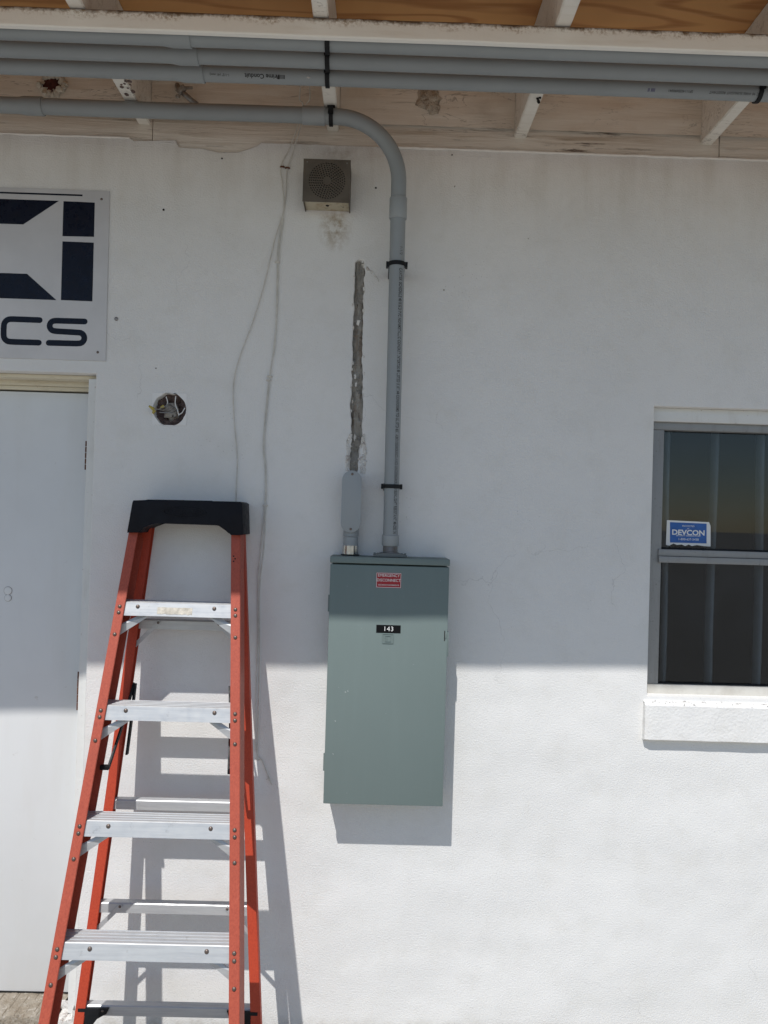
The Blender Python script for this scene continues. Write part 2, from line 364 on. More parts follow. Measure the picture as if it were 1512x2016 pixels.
m.mix(m.ramp(m.noise(28, 5, .7), .62, .75, 0, .6), (.3, .3, .3)); m.rough(m.noise(40, 4), .36, .55); M['alstep'] = m.m
M['rivet'] = plain('bronzed_rivet', (.19, .15, .13), .4, .7, .3, 60)
m = Mat('sun_bleached_concrete', (.34, .315, .272), .9); m.mix(m.ramp(m.noise(.5, 6), .4, .7, 0, .6), (.29, .268, .232)); m.mix(m.ramp(m.noise(14, 6, .7), .5, .75, 0, .5), (.25, .23, .2)); m.bump(m.noise(60, 5), .6, .006); M['ground'] = m.m
m = Mat('roofing', (.3, .29, .28), .9); m.bump(m.noise(200, 3), .6, .003); M['roofing'] = m.m
def glass():
    m = bpy.data.materials.new('window_glass'); m.use_nodes = True; t = m.node_tree; t.nodes.remove(t.nodes['Principled BSDF'])
    out = t.nodes['Material Output']; tr = t.nodes.new('ShaderNodeBsdfTransparent'); tr.inputs[0].default_value = (.68, .725, .76, 1)
    gl = t.nodes.new('ShaderNodeBsdfGlossy'); gl.inputs['Roughness'].default_value = 0.0
    fr = t.nodes.new('ShaderNodeFresnel'); fr.inputs[0].default_value = 1.5
    df = t.nodes.new('ShaderNodeBsdfDiffuse'); df.inputs[0].default_value = (.3, .33, .37, 1)
    nz = t.nodes.new('ShaderNodeTexNoise'); nz.inputs['Scale'].default_value = 7; nz.inputs['Detail'].default_value = 6
    tc = t.nodes.new('ShaderNodeTexCoord'); t.links.new(tc.outputs['Object'], nz.inputs['Vector'])
    mr = t.nodes.new('ShaderNodeMapRange'); mr.inputs[1].default_value = .45; mr.inputs[2].default_value = .8; mr.inputs[3].default_value = .004; mr.inputs[4].default_value = .03
    t.links.new(nz.outputs['Fac'], mr.inputs[0])
    m1 = t.nodes.new('ShaderNodeMixShader'); m2 = t.nodes.new('ShaderNodeMixShader')
    t.links.new(mr.outputs[0], m1.inputs[0]); t.links.new(tr.outputs[0], m1.inputs[1]); t.links.new(df.outputs[0], m1.inputs[2])
    t.links.new(fr.outputs[0], m2.inputs[0]); t.links.new(m1.outputs[0], m2.inputs[1]); t.links.new(gl.outputs[0], m2.inputs[2])
    t.links.new(m2.outputs[0], out.inputs[0]); return m
M['glass'] = glass()

# ------------------------------------------------------------------ ground
bm = BM(); vs = [bm.verts.new(p) for p in ((-900, -900, 0), (900, -900, 0), (900, 900, 0), (-900, 900, 0))]; bm.faces.new(vs)
g = obj('ground', bm, M['ground']); g['kind'] = 'structure'

# ------------------------------------------------------------------ the building
bld = thing('building', 'white stucco building with recessed door, small window and open timber eave', 'building')
WX0, WX1, WT = -3.4, 3.6, 0.16
DX0, DX1, DZ = -1.93, -0.935, 2.160                 # door opening
NX0, NX1, NZ0, NZ1 = 0.922, 1.95, 1.145, 2.110      # window opening
def jag(pts, amp, step=.02, seed=0):
    out = []
    for i in range(len(pts)-1):
        a = Vector(pts[i]); b = Vector(pts[i+1]); n = max(1, int((b-a).length/step))
        for k in range(n):
            p = a.lerp(b, k/n); j = amp*(noise.noise(V(p.x*37+seed, p.y*37, seed))+.6*noise.noise(V(p.x*110, p.y*110+seed, 2)))
            t = (b-a).normalized(); p = p + Vector((-t.y, t.x))*j; out.append((p.x, p.y))
    out.append(pts[-1]); return out
def xz(px, py, y=0): p = W(px, py, y); return (p.x, p.z)
ZT = 2.948
top = [(WX1, ZT)] + [(1.6, ZT), (.6, ZT-.002), (.02, ZT)] + [xz(600, 283), xz(515, 280), xz(505, 287), xz(470, 299), xz(430, 299), xz(400, 292), xz(352, 289), xz(346, 275), xz(265, 277), xz(250, 268), xz(215, 266), xz(120, 264), (-1.2, ZT), (WX0, ZT)]
outer = [(WX0, -.3), (DX0, -.3), (DX0, DZ), (DX1, DZ), (DX1, -.3), (WX1, -.3)] + jag(top, .0016, .012, 3)
def closed_jag(px, amp, step, seed): 
    p = [xz(*q) for q in px]; return jag(p + [p[0]], amp, step, seed)[:-1]
groove = closed_jag([(699, 516), (706, 511), (715, 514), (718, 530), (717, 560), (715, 620), (713, 700), (714, 800), (713, 850), (718, 868), (708, 890), (705, 918), (702, 932), (690, 932), (682, 905), (684, 868), (692, 850), (690, 800), (694, 700), (697, 600)], .0042, .007, 5)
hc = W(334, 806); hr = .054
hole = [(hc.x + hr*(1+.05*noise.noise(V(math.cos(a)*2, math.sin(a)*2, 4)))*math.cos(a), hc.z + .004*noise.noise(V(a*3, 1, 9)) + hr*math.sin(a)) for a in [2*math.pi*k/40 for k in range(40)]]
win_hole = [(NX0, NZ0), (NX1, NZ0), (NX1, NZ1), (NX0, NZ1)]
wall = fill('wall', [outer, groove, hole, win_hole], 0.0, WT, M['stucco'], bld, bev=.003)

# exposed masonry inside the chase, the broken plaster lips and loose flakes
def rough_strip(name, pl, pr_, y, mat, amp, seed, parent, n=60, mcol=7, crust=None):
    bm = BM(); rows = []
    for i in range(n+1):
        t = i/n; k = t*(len(pl)-1); j = min(int(k), len(pl)-2); q = k-j
        a = Vector(pl[j]).lerp(Vector(pl[j+1]), q); b = Vector(pr_[j]).lerp(Vector(pr_[j+1]), q); row = []
        for c in range(mcol+1):
            s = c/mcol; p = a.lerp(b, s)
            h = (noise.noise(V(p.x*60, p.y*22, seed))*amp + noise.noise(V(p.x*150, p.y*120, seed+3))*amp*.6) * (1 if crust is None else 1.4*math.sin(s*math.pi)*math.sin(min(1, t*5, (1-t)*5)*math.pi/2)) + math.sin(s*math.pi)*amp*.6 - (0 if crust is None else .002)
            if crust: p = p + Vector((crust*noise.noise(V(p.y*140, 1, seed)), crust*noise.noise(V(p.x*140, 7, seed))))
            row.append(bm.verts.new((p.x, y - h, p.y)))
        rows.append(row)
    for i in range(n):
        for c in range(mcol): bm.faces.new((rows[i][c], rows[i+1][c], rows[i+1][c+1], rows[i][c+1]))
    return obj(name, bm, mat, parent)
def line(*q): return [xz(*p) for p in q]
rough_strip('exposed_masonry', line((694, 506), (693, 620), (689, 720), (685, 820), (678, 870), (676, 935)), line((719, 506), (720, 620), (718, 720), (719, 820), (723, 870), (715, 935)), .028, M['mortar'], .014, 1, wall, 110, 9)
rough_strip('broken_plaster', line((685, 858), (680, 890), (679, 925)), line((694, 853), (690, 890), (688, 930)), .0, M['plaster'], .011, 4, wall, 24, 7, .006)
rough_strip('broken_plaster', line((713, 855), (706, 890), (706, 930)), line((719, 862), (724, 892), (721, 932)), .0, M['plaster'], .011, 7, wall, 24, 7, .006)
rough_strip('broken_plaster', line((712, 523), (722, 534), (738, 545)), line((716, 519), (735, 533), (748, 556)), .0, M['plaster'], .01, 9, wall, 20, 7, .006)
for k, (px, py, r) in enumerate(((706, 634, .009), (699, 742, .008), (701, 757, .006), (698, 862, .008), (714, 515, .005), (716, 492, .004))):
    bm = BM(); p = W(px, py, .006); lump(bm, p, r, .55, k+2, (.55, .25, 1.1), 1); obj('paint_flake', bm, M['plaster'], wall)
for side in (0, 1):
    bm = BM()
    for k in range(15):
        py = 515 + 400*rnd.random()**.8; px = (698 - (py-515)*.022 if side == 0 else 717 - (py-515)*.004) + rnd.uniform(-2.0, 2.0)
        lump(bm, W(px, py, rnd.uniform(-.001, .004)), rnd.uniform(.0022, .0062), .6, k+side*50, (.6, .5, 1.3), 1)
    o = obj('plaster_crumbs', bm, M['plaster'], wall); o['kind'] = 'stuff'
# round box hole
bm = BM(); n = 14; grid = {}
for i in range(-n, n+1):
    for j in range(-n, n+1):
        x = i/n*.062; z = j/n*.062; rr = math.hypot(x, z)
        k_ = max(abs(i), abs(j))/max(1e-6, math.hypot(i, j)); x *= k_; z *= k_; rr *= k_
        y = .045 - .02*max(0, (rr-.03)/.03) - .02*noise.noise(V(x*45, z*45, 3)) - .01*noise.noise(V(x*120, z*120, 7))
        grid[i, j] = bm.verts.new((hc.x+x, y, hc.z+z))
for i in range(-n, n):
    for j in range(-n, n):
        if math.hypot(i+.5, j+.5) < n*1.2: bm.faces.new((grid[i, j], grid[i+1, j], grid[i+1, j+1], grid[i, j+1]))
for v in [v for v in bm.verts if not v.link_faces]: bm.verts.remove(v)
obj('hole_bottom', bm, M['brick'], wall)
bm = BM()
for pts in (((327, 781), (330, 792), (327, 800)), ((346, 780), (345, 795), (349, 806), (352, 818)), ((364, 803), (358, 813), (352, 816))):
    tube(bm, smoothpath([W(a, b, .01) for a, b in pts]), .0018, 6)
obj('paint_strip', bm, M['stucco'], wall)
bm = BM(); lump(bm, W(338, 812, .03), .026, .5, 3, (1, .7, 1.1), 2); obj('mortar_lump', bm, M['mortar'], wall)
a, b, c, d = (xz(*q) for q in ((300, 773), (368, 775), (367, 838), (300, 836)))
fill('box_patch', [[a, b, c, d], [(hc.x+(q[0]-hc.x)*1.02, hc.z+(q[1]-hc.z)*1.02) for q in hole]], -.0016, .0005, M['patchpaint'], wall)
for px, py, r, mt in ((437, 312, .004, 'dark'), (322, 413, .005, 'dark'), (740, 370, .0045, 'dark'), (307, 725, .0025, 'dark'), (895, 367, .003, 'mortar'), (874, 571, .0035, 'mortar'), (890, 305, .003, 'dark'), (1040, 470, .0022, 'mortar'), (473, 1105, .0025, 'mortar')):
    bm = BM(); p = W(px, py, -.0006); dome(bm, p, r*.78, .0015, (0, -1, 0), 8); obj('nail_hole', bm, M[mt], wall)
bm = BM(); p = W(229, 628, -.001); dome(bm, p, .0065, .003); obj('wall_plug', bm, M['zinc'], wall)
# lath seen where the plaster has come off
bm = BM(); a = xz(344, 272); b = xz(516, 301); box(bm, a[0], b[0], .012, .02, b[1]-.01, a[1]+.01, .001); obj('lath', bm, M['blocking'], wall)
bm = BM()
for pts in (((350, 284), (420, 290), (512, 285)), ((352, 291), (400, 294), (450, 299))):
    tube(bm, [W(a_, b_, .01) for a_, b_ in pts], .003, 6)
obj('lath_edge', bm, M['frame'], wall)
# ridges of lifted plaster
for pts in (((0, 273), (60, 277), (130, 283), (210, 287), (265, 292), (300, 286)), ((300, 286), (318, 281), (345, 284)), ((560, 285), (575, 287), (592, 294)), ((712, 312), (760, 311), (840, 308), (960, 312), (1010, 316)), ((200, 268), (225, 272), (250, 273))):
    pp = [W(a_ + 3*rnd.uniform(-1, 1), b_ + 1.2*rnd.uniform(-1, 1), .0008) for a_, b_ in pts]; pp = smoothpath(pp, 9); bm = BM()
    tube(bm, [q + V(0, 0, .0016*noise.noise(q*70)) for q in pp], [.0014+.001*noise.noise(q*40) for q in pp], 5)
    obj('plaster_ridge', bm, M['stucco'], wall)

bm = BM(); pp = [V(.03+(WX1-.03)*k/200, .0005, ZT-.001+.0016*noise.noise(V(k*.23, 3, 1))+.0012*noise.noise(V(k*.9, 8, 1))) for k in range(201)]
tube(bm, pp, [.0042+.0014*noise.noise(V(k*.31, 2, 6)) for k in range(201)], 8); obj('caulk_bead', bm, M['caulk'], wall)
bm = BM(); x9 = W(255, 268).x; pp = [V(WX0+(x9-WX0)*k/160, .001, ZT-.001+.002*noise.noise(V(k*.27, 5, 1))+.0012*noise.noise(V(k*.8, 8, 4))) for k in range(161)]
tube(bm, pp, [.0036+.0014*noise.noise(V(k*.33, 2, 9)) for k in range(161)], 8); obj('caulk_bead', bm, M['caulk'], wall)
# roof plate and blocking between the rafters
ZR = 2.997                                            # underside of the rafters
RD = .187
seam = W(301, 200).x
for x0, x1 in ((WX0, seam-.001), (seam+.001, 1.12), (1.123, WX1)):
    bm = BM(); box(bm, x0, x1, .007, .05, 2.90, ZR+.036, .0015); obj('plate_board', bm, M['plate'], bld)
RX = [0.4505 + .6275*k for k in range(-6, 6)]
RW = .0205
for i in range(len(RX)-1):
    x0, x1 = RX[i]+RW+.001, RX[i+1]-RW-.001
    if x1 < WX0 or x0 > WX1: continue
    n, k = 44, 10; bm = BM(); rows = []
    for a in range(n+1):
        row = []
        for b in range(k+1):
            x = x0+(x1-x0)*a/n; z = ZR+.0255+(RD-.0265)*b/k
            y = .001 + .004*noise.noise(V(x*5, 1, z*34)) + .002*noise.noise(V(x*30, 5, z*90))
            row.append(bm.verts.new((x, y, z)))
        rows.append(row)
    for a in range(n):
        for b in range(k): bm.faces.new((rows[a][b], rows[a+1][b], rows[a+1][b+1], rows[a][b+1]))
    obj('blocking_board', bm, M['blocking'], bld)
bm = BM(); box(bm, WX0, WX1, .0505, .16, 2.9485, ZR+RD-.001); obj('wall_plate', bm, M['blocking'], bld)

# roof: covering, plywood, rafters, fascia
DE = lambda x: 1.176 - .0144*x                       # how far the eave stands out
bm = BM(); a = [bm.verts.new((x, y, z)) for x, y in ((WX0, 4.05), (WX1, 4.05), (WX1, -DE(WX1)-.03), (WX0, -DE(WX0)-.03)) for z in (ZR+RD+.0165, ZR+RD+.03)]
for f in ((0, 2, 4, 6), (1, 7, 5, 3), (0, 1, 3, 2), (2, 3, 5, 4), (4, 5, 7, 6), (6, 7, 1, 0)): bm.faces.new([a[i] for i in f])
roof = obj('roof', bm, M['roofing'], bld)
for i in range(0, len(RX)-1, 2):
    x0, x1 = max(RX[i], WX0)+.0015, min(RX[min(i+2, len(RX)-1)], WX1)-.0015
    bm = BM(); box(bm, x0, x1, -1.14, 1.3, ZR+RD+.0005, ZR+RD+.016); obj('plywood_sheet', bm, M['ply'], roof)
for x in RX:
    if x < WX0 or x > WX1: continue
    bm = BM(); n = 40; prof = ((-1, 0), (1, 0), (1, 1), (-1, 1)); rows = []
    for i in range(n+1):
        y = .15 + (-DE(x)+.042-.15)*i/n; row = []
        for sx, sz in prof:
            j = .0016*noise.noise(V(x*9+sx, y*14, sz*3)) + .0008*noise.noise(V(x*9+sx, y*60, sz*3))
            row.append(bm.verts.new((x+sx*(RW+j), y, ZR+sz*RD+(j if sz == 0 else 0))))
        rows.append(row)
    for i in range(n):
        for k in range(4): bm.faces.new((rows[i][k], rows[i][(k+1) % 4], rows[i+1][(k+1) % 4], rows[i+1][k]))
    bm.faces.new(rows[0]); bm.faces.new(rows[-1][::-1])
    bmesh.ops.recalc_face_normals(bm, faces=bm.faces)
    es = [e for e in bm.edges if abs(e.verts[0].co.y-e.verts[1].co.y) > .005]
    bmesh.ops.bevel(bm, geom=es, offset=.003, segments=2, affect='EDGES')
    obj('rafter', bm, M['rafter'], roof)
bm = BM(); rows = []
for k in range(141):
    x = WX0 + (WX1-WX0)*k/140; dz = .006*noise.noise(V(x*2.1, 4, 0)) + .004*noise.noise(V(x*6.5, 1, 3)) + .0015*noise.noise(V(x*25, 1, 8))
    rows.append([bm.verts.new((x, -DE(x)+dy, z)) for dy, z in ((0, ZR+.004+dz), (.04, ZR+.004+dz), (.04, ZR+RD+.0155), (0, ZR+RD+.0155))])
for k in range(140):
    for q in range(4): bm.faces.new((rows[k][q], rows[k][(q+1) % 4], rows[k+1][(q+1) % 4], rows[k+1][q]))
bm.faces.new(rows[0]); bm.faces.new(rows[-1][::-1])
obj('fascia_board', bm, M['rafter'], roof)
# steel bar on edge under the rafters, rust along its upper edge
bm = BM(); n = 160; rows = []
for i in range(n+1):
    x = WX0 + (WX1-WX0)*i/n; j = .0015*noise.noise(V(x*8, 0, 0)); k = .0012*noise.noise(V(x*3, 5, 0))
    rows.append([bm.verts.new((x, y, z+k)) for y, z in ((-.562, ZR-.052), (-.562, ZR-.0015), (-.575+j, ZR-.0015), (-.578+j, ZR-.004), (-.578+j, ZR-.049), (-.575+j, ZR-.052))])
for i in range(n):
    for k in range(6): bm.faces.new((rows[i][k], rows[i][(k+1) % 6], rows[i+1][(k+1) % 6], rows[i+1][k]))
bm.faces.new(rows[0]); bm.faces.new(rows[-1][::-1])
obj('steel_strip', bm, M['strip'], bld)

# holes and patches up at the blocking
p = W(104, 167, -.004)
bm = BM(); lump(bm, V(p.x-.004, .004, p.z), .031, .3, 4, (1, .4, .95), 2); obj('rusty_hole', bm, M['foamred'], bld)
bm = BM()
for k in range(26):
    a = 2*math.pi*k/26 + rnd.uniform(-.1, .1); r = .038*rnd.uniform(.8, 1.1)
    if 2.4 < a < 3.6 and rnd.random() < .5: continue
    lump(bm, V(p.x + r*math.cos(a)*1.05, rnd.uniform(-.012, -.002), p.z + r*math.sin(a)*.85), rnd.uniform(.006, .011), .5, k, (1, .8, 1), 1)
for k in range(5): lump(bm, V(p.x+rnd.uniform(0, .03), -.004, p.z-rnd.uniform(.004, .026)), rnd.uniform(.004, .008), .5, k+40, (1, .8, 1), 1)
obj('foam_filler', bm, M['foam'], bld)
p = W(846, 198)
bm = BM(); lump(bm, V(p.x, .004, p.z+.008), .044, .3, 8, (.95, .42, .9), 3); lump(bm, V(p.x+.008, .0, p.z-.02), .026, .4, 5, (.9, .5, .9), 3); obj('mortar_patch', bm, M['patch'], bld)
p = WZ(1059, 195, ZR-.004)
bm = BM()
for k in range(7): lump(bm, p + V(rnd.uniform(-.006, .006), rnd.uniform(-.006, .012), rnd.uniform(-.006, .004)), rnd.uniform(.003, .006), .5, k, (1, 1, 1), 1)
obj('insect_nest', bm, M['dark'], bld)
bm = BM()
for k in range(9):
    q = WZ(250+rnd.uniform(-14, 12), 172+rnd.uniform(-12, 14), ZR-.001); lump(bm, q, rnd.uniform(.003, .008), .6, k+3, (1, 1.3, .35), 1)
obj('rot_patch', bm, M['brick'], bld)

bm = BM()                                             # closed building volume behind the wall
vs = [bm.verts.new((x, y, z)) for x in (WX0, WX1) for y in (WT+.0005, 4.0) for z in (-.3, ZR+RD-.002)]
for f in ((0, 1, 3, 2), (4, 6, 7, 5), (2, 3, 7, 6)): bm.faces.new([vs[i] for i in f])
obj('outer_walls', bm, M['room'], bld, 0)
# door in its recess
door = BM(); box(door, DX0+.03, -.962, .12, .16, .052, 2.1105, .002); door = obj('door', door, M['door'], bld)
bm = BM(); box(bm, DX0+.0005, DX1-.0005, .10, .115, 2.130, DZ-.0005, .002); box(bm, DX0+.0005, DX1-.0005, .112, .16, 2.1165, 2.1295, .001); obj('door_head_frame', bm, M['cream'], door)
bm = BM(); box(bm, DX0+.001, DX1-.0002, .045, .0995, DZ-.014, DZ-.0002, .004); obj('head_moulding', bm, M['cream'], door)
def jamb(x0, x1, nm='door_jamb'):
    bm = BM(); n = 60; rows = []
    for i in range(n+1):
        z = .04 + (DZ-.015-.04)*i/n; j = .0012*noise.noise(V(x0, z*12, 0)); e = .0008*noise.noise(V(x0, z*45, 2))
        rows.append([bm.verts.new(q) for q in ((x0+j, .03+e, z), (x1, .022+e, z), (x1, .16, z), (x0+j, .16, z))])
    for i in range(n):
        for k in range(4): bm.faces.new((rows[i][k], rows[i][(k+1) % 4], rows[i+1][(k+1) % 4], rows[i+1][k]))
    bm.faces.new(rows[0]); bm.faces.new(rows[-1][::-1]); return obj(nm, bm, M['frame'], door)
jamb(-.969, DX1-.0005); jamb(DX0+.0005, DX0+.034)
for y0, y1 in ((868, 925), (1322, 1398)):
    a = W(169, y0, .045); b = W(155, y1, .045)
    bm = BM(); hz = [b.z+(a.z-b.z)*k/5 for k in range(6)]
    for k in range(5): tube(bm, [V(-.975, .042, hz[k]+.001), V(-.975, .042, hz[k+1]-.001)], .0034, 10)
    obj('hinge', bm, M['rust'], door)
for px, py, r in ((16, 1163, .0135), (16, 1177, .0115)):
    bm = BM(); p = W(px, py, .12); tube(bm, [p, p-V(0, .002, 0), p-V(0, .0034, 0), p-V(0, .0038, 0)], [r, r, r*.92, r*.8], 24); lc = obj('lock_cover', bm, M['door'], door)
    bm = BM(); tube(bm, [p-V(0, .0002, 0), p-V(0, .0012, 0)], r+.0011, 24); obj('lock_ring', bm, M['zinc'], lc)  # dark disc added to draw the gap line round the cover
bm = BM(); box(bm, DX0+.03, -.97, .118, .158, .0475, .0525, .001); obj('door_gap_shade', bm, M['dark'], door)  # dark strip standing for the shade in the gap under the door
# rough concrete threshold
bm = BM(); x0, x1 = DX0-.01, DX1-.062; n = 150; prof = [(.16-.155*k/14, .047) for k in range(15)] + [(.003, .046), (.001, .042)] + [(.0, .042-.048*k/6) for k in range(1, 7)]; rows = []
for i in range(n+1):
    x = x0+(x1-x0)*i/n; row = []
    for k, (y, z) in enumerate(prof):
        q = V(x*45, y*45, z*45); h = .003*noise.noise(q) + .0025*noise.noise(q*2.7) + .0015*noise.noise(q*6)
        row.append(bm.verts.new((x, y - (h if k > 13 else 0), z + (h*.9 if k < 17 else 0))))
    rows.append(row)
for i in range(n):
    for k in range(len(prof)-1): bm.faces.new((rows[i][k], rows[i+1][k], rows[i+1][k+1], rows[i][k+1]))
obj('threshold', bm, M['concrete'], bld)
bm = BM(); n = 24; rows = []                          # painted render at the foot of the jamb
for i in range(n+1):
    z = -.02 + .09*i/n; r = []
    for k in range(9):
        x = DX1-.0625+.064*k/8; r.append(bm.verts.new((x, -.002+.004*noise.noise(V(x*60, z*60, 1)) + (.05 if z > .035+.02*noise.noise(V(x*30, 0, 3)) else 0)*(1 if k < 7 else 0), z)))
    rows.append(r)
for i in range(n):
    for k in range(8): bm.faces.new((rows[i][k], rows[i][k+1], rows[i+1][k+1], rows[i+1][k]))
obj('jamb_foot', bm, M['plaster'], bld)

# window
window = BM(); fy0, fy1 = .045, .09
zt_f = W(1400, 834, fy0).z
box(window, NX0+.0005, NX1-.0005, fy0, fy1, zt_f-.026, zt_f, .002)            # head
window = obj('window', window, M['alu'], bld)
bm = BM(); box(bm, NX0+.0002, NX1-.0002, .03, .158, zt_f+.0005, NZ1-.0005, .002); obj('head_trim', bm, M['frame'], window)
zb0 = W(1400, 1376, fy0).z; zb1 = W(1400, 1350, fy0).z
zm0 = W(1400, 1110, fy0).z; zm1 = W(1400, 1084, fy0).z
fx = W(1302, 1100, fy0).x
bm = BM(); box(bm, NX0+.0005, fx, fy0+.001, fy1-.001, zb1+.0005, zt_f-.0265, .002); obj('side_frame', bm, M['alu'], window)
bm = BM(); box(bm, NX1-.04, NX1-.0005, fy0+.001, fy1-.001, zb1+.0005, zt_f-.0265, .002); obj('side_frame', bm, M['alu'], window)
bm = BM(); box(bm, NX0+.0005, NX1-.0005, fy0-.004, fy1, NZ0-.012, zb1, .002); obj('bottom_rail', bm, M['aluw'], window)
bm = BM(); box(bm, fx-.012, NX1-.03, fy0-.006, fy1-.012, (zm0+zm1)/2, zm1, .002); box(bm, fx-.012, NX1-.03, fy0-.012, fy1-.012, zm0, (zm0+zm1)/2-.001, .002); obj('meeting_rail', bm, M['alu'], window)
bm = BM(); box(bm, fx+.0005, NX1-.0405, .075, .079, zm1-.006, zt_f-.024); obj('pane', bm, M['glass'], window)
bm = BM(); box(bm, fx+.0005, NX1-.0405, .062, .066, zb1-.004, zm0+.006); obj('pane', bm, M['glass'], window)
for (za, zb, yy) in ((zm1, zt_f-.026, .074), (zb1, zm0, .061)):             # glazing bead
    bm = BM(); box(bm, fx+.0006, fx+.006, yy-.006, yy-.0005, za+.0005, zb-.0005, .001); box(bm, fx+.0065, NX1-.041, yy-.006, yy-.0005, za+.0005, za+.006, .001); obj('glazing_bead', bm, M['black'], window)
# pale upright bars standing in for curtain folds behind the dusty glass
fold_x = [W(q, 1000, .13).x for q in (1309, 1402, 1494)]; stepf = (fold_x[2]-fold_x[0])/2
for k in range(7):
    x = fold_x[0] + stepf*k
    if x > NX1: break
    bm = BM(); tube(bm, [V(x + .003*math.sin(k*3+q*.8), .13, 1.0+1.3*q/8) for q in range(9)], .0105, 20)
    for v in bm.verts: v.co.y = .125 + (v.co.y-.13)*2.4
    obj('fold_bar', bm, M['curtain'], window)
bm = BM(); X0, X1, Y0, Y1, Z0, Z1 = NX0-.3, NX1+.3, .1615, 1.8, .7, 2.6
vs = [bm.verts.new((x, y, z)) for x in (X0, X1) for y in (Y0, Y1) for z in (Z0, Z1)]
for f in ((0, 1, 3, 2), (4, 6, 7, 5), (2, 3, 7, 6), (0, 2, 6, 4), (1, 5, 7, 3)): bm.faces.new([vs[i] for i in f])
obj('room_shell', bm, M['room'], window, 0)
# sill
s0 = W(1270, 1385, -.025); s1 = W(1270, 1458, -.025)
bm = BM(); pr = [(.10, NZ0+.004), (-.018, s0.z+.003), (-.027, s0.z-.006), (-.028, s1.z+.004), (-.022, s1.z), (.10, s1.z)]
n = 70; rows = []
for i in range(n+1):
    x = s0.x+.002 + (NX1+.03-s0.x)*i/n; e = 1.0 if 0 < i < n else .8
    rows.append([bm.verts.new((x, (y if y > 0 else y*e) + (.0014*noise.noise(V(x*14, z*30, 1)) if y < 0 else 0), z + .0012*noise.noise(V(x*11, y*9, 6)))) for y, z in pr])
for i in range(n):
    for k in range(len(pr)): bm.faces.new((rows[i][k], rows[i][(k+1) % len(pr)], rows[i+1][(k+1) % len(pr)], rows[i+1][k]))
bm.faces.new(rows[0]); bm.faces.new(rows[-1][::-1])
obj('window_sill', bm, M['sill'], bld)

# ------------------------------------------------------------------ sticker on the glass
st = thing('window_sticker', 'torn blue and white security sticker on the upper window pane', 'sticker')
sy = .0738
def sq(px, py): return xz(px, py, sy)
bm = BM(); prism(bm, [sq(*q) for q in ((1313, 1024), (1396, 1028), (1399, 1036), (1399, 1076), (1385, 1075), (1372, 1073), (1362, 1075), (1356, 1072), (1349, 1075), (1342, 1072), (1333, 1073), (1326, 1070), (1318, 1074), (1311, 1073))], sy, sy+.0008); obj('paper', bm, M['white'], st, 0)
bm = BM(); prism(bm, [sq(*q) for q in ((1319, 1028), (1391, 1031), (1391, 1070), (1319, 1068))], sy-.0006, sy-.0001); blue = obj('blue_field', bm, M['sticker_blue'], st, 0)
a, b = sq(1355, 1049); text_flat('lettering', 'DEVCON', .0245, (a, sy-.001, b), M['white'], blue, wide=1.12, bold=.0007)
for py, s_, z_ in ((1036, 'PROTECTED', .0075), (1041, 'BY', .006), (1055, 'SECURITY SERVICES CORP', .0072), (1062, '1-800-637-5438', .011)):
    a, b = sq(1355, py); text_flat('lettering', s_, z_, (a, sy-.001, b), M['white'], blue)

# ------------------------------------------------------------------ sign over the door
sg = thing('wall_sign', 'white aluminium sign with dark angular emblem and letters above the door', 'sign')
SY = -.004
def z3(x, y): return xz(x/3.6, 340+y/3.6, SY)
tr = z3(778, 130); br = z3(748, 1335); xr = (tr[0]+br[0])/2; SXL = xr-.95
bm = BM(); prism(bm, [(SXL, z3(0, 102)[1]+.002), tr, br, (SXL, z3(0, 1318)[1]+.002)], SY, -.0008, .0006); obj('board', bm, M['sign'], sg)
def gfx(nm, pts): 
    bm = BM(); a = [bm.verts.new((p[0], SY-.0004, p[1])) for p in pts]; bm.faces.new(a); return obj(nm, bm, M['signink'], sg, 0)
def ext(x, p): return (x, p[1])
gfx('emblem', [ext(SXL+.03, z3(0, 135)), z3(585, 155), z3(585, 167), ext(SXL+.03, z3(0, 147))])
p1, p2, p3, p4 = z3(0, 185), z3(418, 200), z3(165, 367), z3(0, 362)
gfx('emblem', [ext(SXL+.12, p1), p2, p3, ext(SXL+.24, p4)])
gfx('emblem', [z3(450, 202), z3(672, 212), z3(667, 455), z3(443, 450)])
gfx('emblem', [z3(443, 487), z3(665, 496), z3(655, 912), z3(432, 903)])
p1, p2, p3, p4 = z3(0, 710), z3(192, 717), z3(400, 903), z3(0, 888)
gfx('emblem', [ext(SXL+.24, p1), p2, p3, ext(SXL+.12, p4)])
def letter(pts):
    bm = BM(); ribbon(bm, [z3(*q) for q in pts], 41/3.6*2.55/F_PX, SY-.0005); obj('letter', bm, M['signink'], sg, 0)
letter([(281, 1045), (100, 1038)] + [(75+47*math.cos(a), 1085-47*math.sin(a)) for a in [math.pi/2*(1+k/6) for k in range(7)]] + [(26, 1120), (26, 1150)] + [(72+46*math.cos(a), 1152-46*math.sin(a)) for a in [math.pi*(1+k/12) for k in range(1, 7)]] + [(110, 1200), (275, 1205)])
letter([(600, 1055), (400, 1049)] + [(388+36*math.cos(a), 1086-36*math.sin(a)) for a in [math.pi/2 + math.pi*k/10 for k in range(11)]] + [(400, 1124), (555, 1133)] + [(562+36*math.cos(a), 1172-38*math.sin(a)) for a in [math.pi/2 - math.pi*k/10 for k in range(11)]] + [(540, 1211), (346, 1206)])
for q in ((720, 188), (693, 1273)):
    a, b = z3(*q); bm = BM(); dome(bm, (a, SY-.0003, b), .0042, .0018); obj('screw', bm, M['rivet'], sg)

